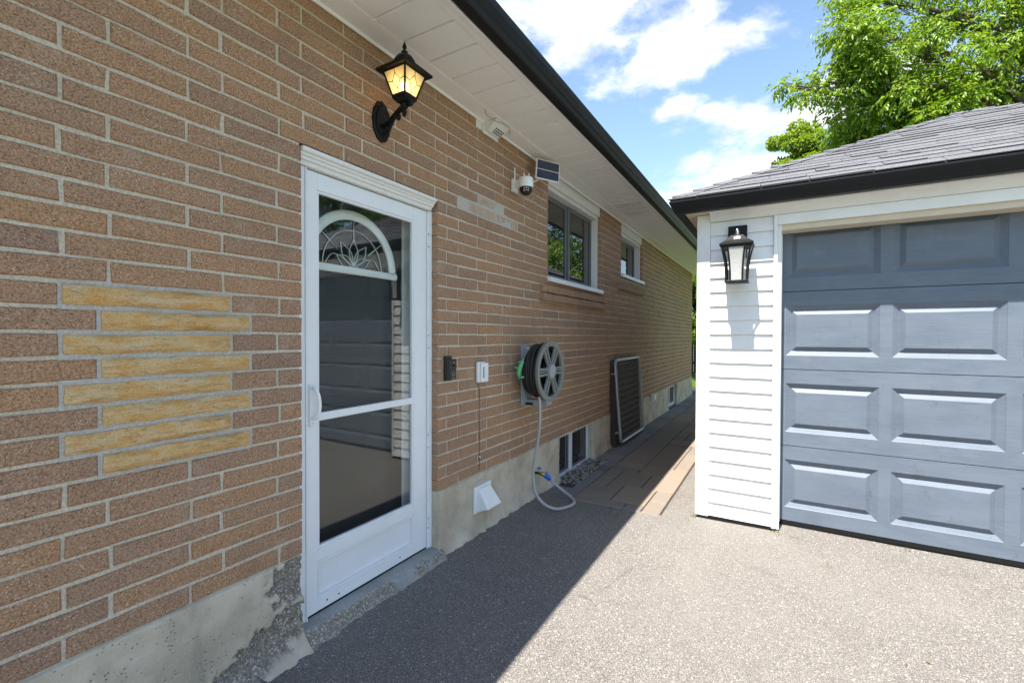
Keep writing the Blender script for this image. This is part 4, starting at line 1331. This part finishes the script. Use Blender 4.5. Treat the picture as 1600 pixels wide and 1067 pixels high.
wheel().build('wheel_rim', 'reel_wheel', hr, smooth=True)
for i in range(6):
    a = math.radians(60*i); c, s_ = math.cos(a), math.sin(a)
    m = MB()
    for (o, w0, w1, x1) in ((0, .007, .008, .256), (-.020, .008, .011, .264), (.020, .008, .011, .264)):
        p = [(.062, o-w0), (.206, o*1.25-w1), (.206, o*1.25+w1), (.062, o+w0)]
        vs = [(x, RC[0]+r*c-t_*s_, RC[1]+r*s_+t_*c) for x in (.246, x1) for (r, t_) in p]
        m.add(vs, [(3, 2, 1, 0), (4, 5, 6, 7), (0, 1, 5, 4), (1, 2, 6, 5), (2, 3, 7, 6), (3, 0, 4, 7)])
    m.build('spoke', 'reel_wheel', hr, bev=.002)
lathe_x([(.070, .242), (.070, .266), (.066, .271), (.0, .272)], 36).build('hub_ring', 'reel_wheel', hr, smooth=True)
lathe_x([(.055, .2715), (.055, .2745), (.050, .2775), (.0, .278)], 36).build('hub_cap', 'grey_plastic', hr, smooth=True)
gm = MB(); gm.tube(spline([(.105, 3.085, 1.085), (.110, 3.070, 1.12), (.12, 3.064, 1.165), (.135, 3.072, 1.205), (.14, 3.085, 1.228)], 5), [.010]*4+[.017]*5+[.019]*5+[.015]*5+[.007]*2, 8)
gm.tube([(.12, 3.066, 1.165), (.09, 3.060, 1.172), (.075, 3.07, 1.175)], .009, 8); gm.tube([(.112, 3.07, 1.105), (.135, 3.072, 1.098), (.15, 3.082, 1.10)], .008, 8)
gm.build('nozzle', 'green_plastic', hr, smooth='all')
wt_ = MB(); wt_.tube(spline([(.05, 3.305, 1.325), (.085, 3.29, 1.30), (.07, 3.28, 1.25), (.035, 3.25, 1.215), (.02, 3.225, 1.205)], 6), .004, 6); wt_.build('white_tie', 'white_plastic', hr)

# lead hose to the tap
lh = tag(empty('lead_hose', (.1, 3.4, 0)), 'light grey hose hanging from the reel and looping to the tap', 'hose')
lp = [(.215, 3.215, .935), (.218, 3.222, .88), (.212, 3.235, .75), (.190, 3.250, .60), (.165, 3.250, .45), (.150, 3.243, .30), (.165, 3.245, .17), (.22, 3.27, .075), (.30, 3.33, .022), (.365, 3.42, .018), (.385, 3.53, .019), (.33, 3.62, .026), (.245, 3.645, .06), (.175, 3.62, .115), (.125, 3.600, .165)]
MB().tube(spline(lp, 10), .0125, 12).build('hose', 'hose_grey', lh, smooth='all')
tap = tag(empty('garden_tap', (.01, 3.6, .17)), 'black and brass outdoor tap with bright blue hose connector', 'tap')
MB().tube([(.012, 3.515, .225), (.06, 3.515, .224), (.085, 3.525, .222)], .010, 10).build('spigot', 'black_plastic', tap, smooth='all')
MB().tube([(.070, 3.525, .222), (.090, 3.540, .214), (.098, 3.555, .206)], .017, 12).build('brass_fitting', 'brass', tap, smooth=True)
MB().tube([(.095, 3.552, .210), (.106, 3.565, .196), (.118, 3.585, .176), (.126, 3.598, .164), (.130, 3.602, .158)], [.019, .022, .023, .021, .015], 14).build('hose_connector', 'blue_plastic', tap, smooth=True)
MB().tube([(.062, 3.52, .24), (.062, 3.522, .262)], .007, 8).build('valve_stem', 'brass', tap)
hm = MB().box(.046, .084, 3.512, 3.534, .262, .272); hm.tube([(.105, 3.572, .215), (.108, 3.580, .232)], .008, 8); hm.build('valve_handle', 'blue_plastic', tap, bev=.003)

# security camera with solar panel
sc = tag(empty('security_camera', (0, 3.16, 2.6)), 'white dome security camera with antennas mounted on the brick', 'security camera')
MB().box(.001, .024, 3.125, 3.205, 2.570, 2.672).build('mount_plate', 'white_plastic', sc, bev=.006)
MB().prism([(.022, 2.600), (.11, 2.600), (.12, 2.610), (.12, 2.655), (.10, 2.662), (.022, 2.655)], 'y', 3.135, 3.190).build('arm', 'white_plastic', sc, bev=.006)
CX, CY = .145, 3.115
MB().lathe([(.040, 2.652), (.052, 2.648), (.056, 2.640), (.056, 2.578), (.054, 2.572), (.02, 2.571)], (CX, CY, 0), 'z', 28).build('housing', 'white_plastic', sc, smooth=True)
dm = MB(); n = 24
dm.lathe([(.052*math.cos(a), 2.565+.052*math.sin(a)) for a in [math.radians(v) for v in (-88, -75, -60, -45, -30, -15, 0, 8)]], (CX, CY, 0), 'z', n); dm.build('dome', 'black_plastic', sc, smooth=True)
vd = (Vector(CAM) - Vector((CX, CY, 2.55))).normalized(); vr = Vector((0, 0, 1)).cross(vd).normalized(); vu = vd.cross(vr)
cen = Vector((CX, CY, 2.56)); led = MB()
for (a, b) in [(-.30, .22), (-.30, -.12), (.02, .30), (.02, -.05), (.32, .20), (.32, -.12)]:
    q = (vd + vr*a + vu*b).normalized()*.0525 + cen
    led.lathe([(.0035, -.003), (.0035, .003)], q, 'z', 8)
led.build('led', 'white_plastic', sc)
for (y, x, z0, z1) in [(3.085, .06, 2.62, 2.735), (3.165, .10, 2.645, 2.715), (3.19, .13, 2.645, 2.71)]:
    MB().tube([(x, y, z0), (x, y, z1)], [.006, .0045], 8).build('antenna', 'white_plastic', sc)
cw = MB(); cw.tube(spline([(.06, 3.16, 2.60), (.09, 3.10, 2.53), (.12, 3.10, 2.49), (.16, 3.16, 2.485), (.15, 3.23, 2.52), (.10, 3.28, 2.60), (.05, 3.33, 2.66), (.03, 3.36, 2.70)], 7), .0022, 6); cw.build('cable', 'wire', sc)
sp = tag(empty('solar_panel', (0, 3.40, 2.74)), 'small blue solar panel in white frame under the eave', 'solar panel')
# the panel's four corners, tilted out from the wall
A = Vector((.08, 3.405, 2.909)); U = Vector((.112, .218, 0)); Vd = Vector((0, -.022, -.171))
Nn = U.cross(Vd).normalized()
if Nn.y > 0: Nn = -Nn


def slab(a, u, v, n, t0, t1):
    P = [a, a+u, a+u+v, a+v]; vs = [p+n*t0 for p in P] + [p+n*t1 for p in P]
    return MB().add(vs, [(3, 2, 1, 0), (4, 5, 6, 7), (0, 1, 5, 4), (1, 2, 6, 5), (2, 3, 7, 6), (3, 0, 4, 7)])


slab(A, U, Vd, Nn, 0, .014).build('panel_frame', 'white_plastic', sp, bev=.003)
for i in range(2):
    a = A + U*.035 + Vd*(.05+.465*i); slab(a, U*.93, Vd*.43, Nn, .0142, .0152).build('solar_cell', 'solar_cell', sp)
MB().tube(spline([(.002, 3.46, 2.74), (.05, 3.47, 2.75), (.09, 3.49, 2.79), (.125, 3.49, 2.82)], 5), .010, 8).build('bracket', 'white_plastic', sp, smooth='all')
MB().box(.001, .012, 3.43, 3.49, 2.70, 2.78).build('mount_plate', 'white_plastic', sp, bev=.003)

# vent hood tucked under the soffit
ev = tag(empty('eave_vent', (0, 2.80, 2.9)), 'white vent box with slotted grille where wall meets soffit', 'vent')
MB().add([(.002, 2.640, 2.962), (.002, 2.905, 2.962), (.002, 2.905, 2.892), (.002, 2.640, 2.892)], [(0, 1, 2, 3)]).box(.002, .012, 2.715, 2.915, 2.880, 2.960).build('flange', 'white_trim', ev, bev=.003)
bx = MB().add([(.012, 2.725, 2.958), (.012, 2.900, 2.958), (.128, 2.905, 2.955), (.128, 2.720, 2.955), (.012, 2.735, 2.898), (.012, 2.892, 2.898), (.040, 2.892, 2.896), (.040, 2.735, 2.896)],
               [(0, 1, 2, 3), (4, 7, 6, 5), (3, 2, 6, 7), (0, 3, 7, 4), (1, 5, 6, 2), (0, 4, 5, 1)])
bx.build('hood', 'white_trim', ev, bev=.002)
ga, gb, gc, gd_ = Vector((.040, 2.735, 2.896)), Vector((.040, 2.892, 2.896)), Vector((.128, 2.720, 2.955)), Vector((.128, 2.905, 2.955))
for i in range(5):
    for j in range(3):
        u0, u1 = .32+.135*i, .32+.135*i+.095; v0, v1 = .06+.16*j, .06+.16*j+.10
        L_ = lambda u, v: (ga.lerp(gb, u)).lerp(gc.lerp(gd_, u), v)
        nn = (gb-ga).cross(gc-ga).normalized(); nn = nn if nn.z < 0 else -nn
        MB().add([L_(u0, v0)+nn*.0012, L_(u1, v0)+nn*.0012, L_(u1, v1)+nn*.0012, L_(u0, v1)+nn*.0012], [(0, 1, 2, 3)]).build('grille_slot', 'black_plastic', ev)
ewr = MB(); ewr.tube(spline([(.125, 2.575, 2.955), (.10, 2.63, 2.945), (.11, 2.72, 2.940), (.13, 2.80, 2.945), (.12, 2.90, 2.950), (.07, 2.99, 2.958)], 6), .0025, 6); ewr.build('cable', 'wire', ev)

# outlet box on the far foundation
ob = tag(empty('outlet_box', (.02, 7.76, .40)), 'small white outlet cover on the foundation past the gate', 'outlet')
MB().box(.012, .045, 7.70, 7.80, .33, .45).build('box', 'white_plastic', ob, bev=.006)
MB().prism([(.045, .455), (.075, .44), (.078, .36), (.045, .345)], 'y', 7.705, 7.795).build('cover_flap', 'white_plastic', ob, bev=.004)

# chain-link gate leaning on the wall
gt = tag(empty('chain_link_gate', (.08, 6.2, 0)), 'galvanised chain link gate panel leaning against the brick wall', 'gate')
gy0, gy1, gz0, gz1 = 5.665, 6.80, .06, 1.11


def gx(z): return .13 - .085*z/1.1


rad = .07; R = .021; pts = []
for (cy, cz, a0) in [(gy1-rad, gz1-rad, 0), (gy0+rad, gz1-rad, 90), (gy0+rad, gz0+rad, 180), (gy1-rad, gz0+rad, 270)]:
    for i in range(7):
        a = math.radians(a0+15*i); yy, zz = cy+rad*math.cos(a), cz+rad*math.sin(a); pts.append((gx(zz), yy, zz))
MB().tube(pts, R, 12, True).build('gate_frame', 'galvanised', gt, smooth='all')
mesh = MB(); p = .072; y = gy0+.02; k = 0
while y < gy1-.015:
    line = []; z = gz0+.02; i = 0
    while z < gz1-.02:
        line.append((gx(z)+(.007*(1 if i % 2 else -1)), y+(p/2 if i % 2 else -p/2)*1.04, z)); z += p/2*1.1; i += 1
    mesh.tube(line, .0042, 4, caps=False); y += p; k += 1
mesh.build('chain_link_mesh', 'old_wire', gt)
for z in (.20, .94):
    MB().lathe([(.027, -.025), (.027, .025)], (gx(z), gy0, z), 'z', 12).build('hinge_band', 'galvanised', gt)
    MB().tube([(gx(z), gy0, z), (gx(z)-.02, gy0-.07, z), (gx(z)-.02, gy0-.10, z)], .012, 8).build('hinge_pin', 'galvanised', gt)
tb = MB(); tb.tube([(gx(gz0+.06), gy1-.035, gz0+.05), (gx(gz1-.06), gy1-.035, gz1-.05)], .006, 6); tb.build('tension_bar', 'galvanised', gt)
for i in range(14):
    z = gz0+.10+i*.068
    MB().tube([(gx(z)+.024, gy1+.004, z), (gx(z)+.026, gy1-.02, z+.008), (gx(z), gy1-.04, z+.01)], .0045, 5).build('tie_clip', 'galvanised', gt)
bd_ = MB()
bd_.add([(.012, 5.60, .008), (.012, 6.79, .008), (.012, 6.79, 1.115), (.012, 5.60, 1.115), (.085, 5.60, .008), (.085, 6.79, .008), (.024, 6.79, 1.115), (.024, 5.60, 1.115)], [(0, 1, 2, 3), (4, 5, 6, 7), (0, 1, 5, 4), (1, 2, 6, 5), (2, 3, 7, 6), (3, 0, 4, 7)])
tag(bd_.build('backing_board', 'backing_brown', bev=.003), 'dark brown board leaning on the wall behind the chain link gate', 'board')

# garage lantern
GLX, GLY = 1.588, 3.66
gl = tag(empty('garage_lantern', (1.58, 3.81, 2.1)), 'unlit black flared lantern with frosted glass beside the garage door', 'lantern')
MB().box(1.516, 1.644, GY-.024, GY-.0025, 2.005, 2.250).build('back_plate', 'black_iron', gl, bev=.004)
MB().tube([(GLX-.004, GY-.022, 2.105), (GLX, GLY, 2.118)], .012, 10).build('bracket_arm', 'black_iron', gl)
gb_ = MB(); prof = [(.212, 2.068), (.218, 2.076), (.216, 2.084), (.16, 2.105), (.105, 2.132), (.075, 2.148), (.06, 2.150)]
D = .165
for (w0, z0), (w1, z1) in zip(prof[:-1], prof[1:]): gb_.frustum((GLX, GLY), w0, w0*.86, z0, w1, w1*.86, z1-.0001)
gb_.build('lantern_roof', 'black_iron', gl)
MB().lathe([(.018, 2.149), (.020, 2.156), (.010, 2.162), (.012, 2.172), (.011, 2.186), (.004, 2.198), (.001, 2.202)], (GLX, GLY, 0), 'z', 14).build('roof_finial', 'chrome', gl, smooth=True)
MB().lathe([(.026, 2.112), (.026, 2.128), (.018, 2.132)], (GLX+.004, GLY-.045, 0), 'z', 16).build('motion_sensor', 'white_plastic', gl, smooth=True)


def glw(v):  # half width of the flared body
    return .070 + .030*max(0, v)**2.2


gz_0, gz_1 = 1.822, 2.066
cg_ = MB()
for sx in (-1, 1):
    for sy in (-1, 1):
        P = [(GLX+sx*glw(i/8), GLY+sy*glw(i/8)*.86, gz_0+(gz_1-gz_0)*i/8) for i in range(9)]
        cg_ = MB()
        for (a, b) in zip(P[:-1], P[1:]):
            cg_.add([(q[0]+ox, q[1]+oy, q[2]) for q in (a, b) for (ox, oy) in ((-.010*(sx > 0)-.002*(sx < 0), -.006), (.010*(sx < 0)+.002*(sx > 0), -.006), (.010*(sx < 0)+.002*(sx > 0), .006), (-.010*(sx > 0)-.002*(sx < 0), .006))],
                    [(0, 1, 5, 4), (1, 2, 6, 5), (2, 3, 7, 6), (3, 0, 4, 7)])
        cg_.build('cage_post', 'black_iron', gl)
for sx in (-1, 1):
    cg_ = MB()
    P = [(GLX+sx*glw(i/8)*.56, GLY-glw(i/8)*.86-.001, gz_0+(gz_1-gz_0)*i/8) for i in range(9)]
    for (a, b) in zip(P[:-1], P[1:]):
        cg_.add([(q[0]+ox, q[1]+oy, q[2]) for q in (a, b) for (ox, oy) in ((-.0055, -.004), (.0055, -.004), (.0055, .006), (-.0055, .006))], [(0, 1, 5, 4), (1, 2, 6, 5), (2, 3, 7, 6), (3, 0, 4, 7)])
    cg_.build('cage_post', 'black_iron', gl)

MB().frustum((GLX, GLY), .146, .126, 1.806, .156, .136, 1.812).frustum((GLX, GLY), .156, .136, 1.8121, .150, .130, 1.824).build('lantern_base', 'black_iron', gl, bev=.002)
MB().frustum((GLX, GLY), .190, .165, 2.056, .204, .176, 2.0675).build('top_rim', 'black_iron', gl)
for (ax, sg) in (('y', -1), ('y', 1), ('x', -1), ('x', 1)):
    vs = []; n = 8
    for i in range(n+1):
        w = glw(i/n)-.004; z = gz_0+.002+(gz_1-gz_0-.01)*i/n
        h = w*(.52 if ax == 'y' and sg < 0 else .9)
        if ax == 'y': vs += [(GLX-h, GLY+sg*w*.86, z), (GLX+h, GLY+sg*w*.86, z)]
        else: vs += [(GLX+sg*w, GLY-h*.86, z), (GLX+sg*w, GLY+h*.86, z)]
    MB().add(vs, [(2*i, 2*i+1, 2*i+3, 2*i+2) for i in range(n)]).build('glass_pane', 'frosted_glass' if (ax == 'y' and sg < 0) else 'glass', gl)
MB().frustum((GLX, GLY), .085, .075, 1.826, .11, .09, 2.05).build('inner_diffuser', 'frosted_glass', gl)


# ------------------------------------------------------------------ trees and background planting
def leaf_cloud(cent, rad, n, L, W, droop, pinnate, seed):
    """leaves around one cluster centre; returns vertex and face arrays (kites folded on the midrib)"""
    g = np.random.default_rng(seed)
    d = g.normal(size=(n, 3)); d /= np.linalg.norm(d, axis=1)[:, None]
    r = rad*np.cbrt(g.uniform(.15, 1, n))
    P = cent + d*r[:, None]*np.array([1, 1, .75])
    ax = d*.7 + g.normal(size=(n, 3))*.55; ax[:, 2] -= droop*g.uniform(.4, 1.3, n)
    ax /= np.linalg.norm(ax, axis=1)[:, None]
    if pinnate:
        k = pinnate; out = []
        side = np.cross(ax, [0, 0, 1.0]); side /= np.linalg.norm(side, axis=1)[:, None]+1e-9
        Rl = L*2.1
        pos = []; dirs = []
        for j in range(k):
            f = (j//2+.8)/(k/2+.3); sg = -1 if j % 2 else 1
            if j == k-1: sg = 0; f = 1.05
            p = P + ax*(Rl*f)[..., None] if np.ndim(Rl) else P + ax*Rl*f
            q = ax*.6 + side*sg*.75; q[:, 2] -= droop*.55
            q += g.normal(size=(n, 3))*.14
            q /= np.linalg.norm(q, axis=1)[:, None]
            pos.append(p); dirs.append(q)
        P = np.concatenate(pos); ax = np.concatenate(dirs); n = len(P)
    up_ = np.tile([0, 0, 1.0], (n, 1)) + g.normal(size=(n, 3))*.5
    s = np.cross(ax, up_); s /= np.linalg.norm(s, axis=1)[:, None]+1e-9
    nn = np.cross(s, ax)
    sc = g.uniform(.65, 1.2, n)[:, None]
    b = P; t = P + ax*L*sc - nn*L*.12*sc
    m1 = P + ax*L*.42*sc + s*W*.5*sc + nn*W*.18*sc; m2 = P + ax*L*.42*sc - s*W*.5*sc + nn*W*.18*sc
    V = np.stack([b, m1, t, m2], 1).reshape(-1, 3)
    i = np.arange(n)*4
    F = np.concatenate([np.stack([i, i+1, i+2], 1), np.stack([i, i+2, i+3], 1)])
    return V, F


def mesh_np(name, V, F, material, parent):
    c = (V.min(0)+V.max(0))/2
    me = bpy.data.meshes.new(name); me.vertices.add(len(V)); me.vertices.foreach_set('co', (V-c).astype(np.float32).ravel())
    k = F.shape[1]; me.loops.add(len(F)*k); me.loops.foreach_set('vertex_index', F.astype(np.int32).ravel())
    me.polygons.add(len(F)); me.polygons.foreach_set('loop_start', np.arange(0, len(F)*k, k, dtype=np.int32)); me.polygons.foreach_set('loop_total', np.full(len(F), k, np.int32))
    me.update(calc_edges=True); me.validate(); me.materials.append(MATS[material])
    o = bpy.data.objects.new(name, me); return link(o, parent, c)


def tree(name, label, base, top, clusters, per, L, W, droop, pinnate, material, trunk_r, seed, group=None, twig=1.0):
    rd = random.Random(seed)
    root = tag(empty(name, base), label, 'tree', group)
    base = Vector(base); top = Vector(top); tm = MB()
    tp = [base.lerp(top, i/6) + Vector((rd.uniform(-.1, .1), rd.uniform(-.1, .1), 0))*(0 < i < 6) for i in range(7)]
    tm.tube(tp, [trunk_r*(1-.11*i) for i in range(7)], 10)
    tm.build('trunk', 'bark', root, smooth='all')
    lm = MB(); Vs = []; Fs = []; off = 0
    for ci, (c, r, dens) in enumerate(clusters):
        c = Vector(c)
        f = min(.98, max(.35, (c.z-base.z)/(top.z-base.z)*.75)); s0 = base.lerp(top, f)
        mid = s0.lerp(c, .5) + Vector((rd.uniform(-.3, .3), rd.uniform(-.3, .3), rd.uniform(.1, .5)))
        path_ = spline([s0, mid, c], 5)
        lm.tube(path_, [max(.012, trunk_r*.30*(1-i/len(path_))+.008) for i in range(len(path_))], 6, caps=False)
        nsub = max(3, int(9*dens))
        for sidx in range(nsub):
            d = Vector((rd.gauss(0, 1), rd.gauss(0, 1), rd.gauss(0, .8))).normalized(); q = c + d*r*rd.uniform(.35, 1.0)
            lm.tube([c.lerp(path_[3], rd.uniform(0, .5)), c.lerp(q, .6)+Vector((0, 0, .06)), q + Vector((0, 0, -.05))], [.012*twig, .008*twig, .004*twig], 4, caps=False)
            V, F = leaf_cloud(np.array(q), r*.36, int(per*dens), L, W, droop, pinnate, seed*1000+ci*31+sidx)
            Vs.append(V); Fs.append(F+off); off += len(V)
    lm.build('branches', 'bark', root, smooth='all')
    mesh_np('crown', np.concatenate(Vs), np.concatenate(Fs), material, root)
    return root


def at(px, py, depth):
    d = fw + rt*((px-800)/709.2) + up*((533.5-py)/709.2); return CAM + d*depth


rd = random.Random(5)
big = []
for (px, py, dp, r, dn) in [(1262, 140, 9.6, .45, .55), (1290, 128, 9.5, .5, .7), (1325, 40, 9.4, .6, .9), (1340, 105, 9.3, .6, .9), (1375, 60, 9.2, .7, 1), (1345, 165, 9.6, .6, 1), (1380, 130, 9.0, .6, 1),
                            (1400, 190, 9.6, .7, 1.1), (1335, 0, 9.6, .6, .8), (1410, 10, 9.4, .7, .8), (1440, 80, 9.0, .7, 1), (1450, 150, 9.2, .7, 1.1), (1480, 30, 9.4, .7, .9), (1500, 110, 8.8, .7, 1.1), (1520, 170, 9.2, .7, 1),
                            (1545, 40, 9.2, .8, 1), (1560, 120, 9.0, .8, 1), (1590, 60, 8.8, .8, 1), (1600, 150, 9.0, .7, 1), (1640, 30, 9.2, .9, 1), (1650, 110, 9.0, .9, 1), (1360, -40, 9.6, .7, .8), (1450, -60, 9.6, .8, .8), (1540, -60, 9.5, .9, .8), (1640, -70, 9.5, 1.0, .8),
                            (1430, 215, 10.2, .7, 1.0), (1370, 215, 10.0, .6, 1.0), (1320, 235, 10.3, .6, .9), (1720, 20, 9.5, 1.1, .8), (1720, 120, 9.5, 1.1, .8), (1480, -160, 10, 1.2, .8), (1600, -180, 10, 1.3, .8), (1720, -120, 10, 1.3, .8),
                            (1223, 133, 9.8, .16, .25), (1345, 205, 10.4, .6, 1), (1312, 222, 11.0, .55, 1), (1372, 240, 10.4, .6, 1), (1335, 250, 11.0, .6, 1), (1300, 255, 11.6, .6, 1), (1400, 150, 9.8, .6, 1), (1575, 200, 9.5, .7, .9), (1660, 200, 9.6, .9, .9)]:
    p = at(px, py, dp); big.append((tuple(p), r, dn))
for i in range(34):
    big.append(((rd.uniform(3.2, 8.8), rd.uniform(11.3, 14.5), rd.uniform(2.6, 5.6)), rd.uniform(.6, .9), .9))
tree('maple_tree', 'tall airy tree with drooping yellow green leaflets behind the garage', (6.9, 13.2, -.05), (6.3, 13.0, 8.6), big, 27, .115, .044, .70, 7, 'leaf_bright', .21, 11)
rnd = []
for (px, py, dp, r, dn) in [(1248, 215, 14.5, .75, 1.2), (1240, 250, 14.2, .7, 1.2), (1275, 235, 14.0, .8, 1.2), (1305, 250, 14.2, .8, 1.2), (1285, 270, 13.9, .8, 1.2), (1330, 270, 14.2, .9, 1), (1240, 285, 14.2, .8, 1), (1255, 310, 14.4, .9, 1), (1310, 310, 14.2, 1.0, 1), (1380, 290, 14.6, 1.1, 1), (1360, 330, 14.6, 1.1, 1)]:
    rnd.append((tuple(at(px, py, dp)), r*.95, dn))
tree('linden_tree', 'dense rounded green tree peeking over the garage hip, left of the tall one', (3.9, 17.6, -.05), (3.7, 17.5, 6.2), rnd, 190, .11, .075, .45, 0, 'leaf_round', .17, 12)
hd_ = []
for i in range(64):
    hd_.append(((rd.uniform(-2.2, 1.0), rd.uniform(15.9, 17.8), rd.uniform(1.3, 4.2)), rd.uniform(.5, .75), 1.0))
tree('lilac_bush', 'leafy green bush at the far end of the passage beside the house', (-.6, 17.3, -.05), (-.5, 17.3, 2.6), hd_, 80, .11, .075, .4, 0, 'leaf_dark', .08, 13)
# trees across the yard, mirrored in the window panes
sd_ = []
for i in range(24):
    a = rd.uniform(0, 6.28); q = rd.uniform(0, 2.2); sd_.append(((11.5+q*math.cos(a), 10.5+q*math.sin(a), rd.uniform(2.6, 7.2)), rd.uniform(.7, 1.0), 1.0))
tree('ash_tree', 'broad green tree standing in the yard right of the garage', (11.5, 10.5, -.05), (11.4, 10.4, 5.8), sd_, 60, .14, .07, .5, 0, 'leaf_dark', .16, 14)
fe = tag(empty('board_fence', (-1, 18.8, 0)), 'dark wooden board fence behind the far bush', 'fence')
for i in range(26):
    x = -3.0+i*.18; MB().box(x, x+.168, 18.8+.01*(i % 2), 18.82+.01*(i % 2), -.05, 1.54+.012*(i % 3)).build('board', 'fence_wood', fe)
MB().box(-3.0, 1.67, 18.832, 18.87, .35, .44).build('rail', 'fence_wood', fe); MB().box(-3.0, 1.67, 18.832, 18.87, 1.2, 1.29).build('rail', 'fence_wood', fe)
# grass tufts at the end of the path
gv = []; gf = []
for i in range(5200):
    x, y = rd.uniform(-2.0, 1.6), rd.uniform(13.3, 16.8); h = rd.uniform(.04, .10); a = rd.uniform(0, 6.28); w = .006
    lx, ly = rd.uniform(-.03, .03), rd.uniform(-.03, .03); k = len(gv)
    gv += [(x-w*math.cos(a), y-w*math.sin(a), -.06), (x+w*math.cos(a), y+w*math.sin(a), -.06), (x+lx, y+ly, -.06+h)]; gf.append((k, k+1, k+2))
go = mesh_np('grass_blades', np.array(gv), np.array(gf), 'leaf_bright', None); tag(go, 'short bright lawn grass beyond the end of the path', 'grass', kind='stuff')

S.render.engine = 'CYCLES'
S.cycles.max_bounces = 8; S.cycles.transparent_max_bounces = 16; S.cycles.diffuse_bounces = 4; S.cycles.use_adaptive_sampling = True; S.cycles.adaptive_threshold = 0.02
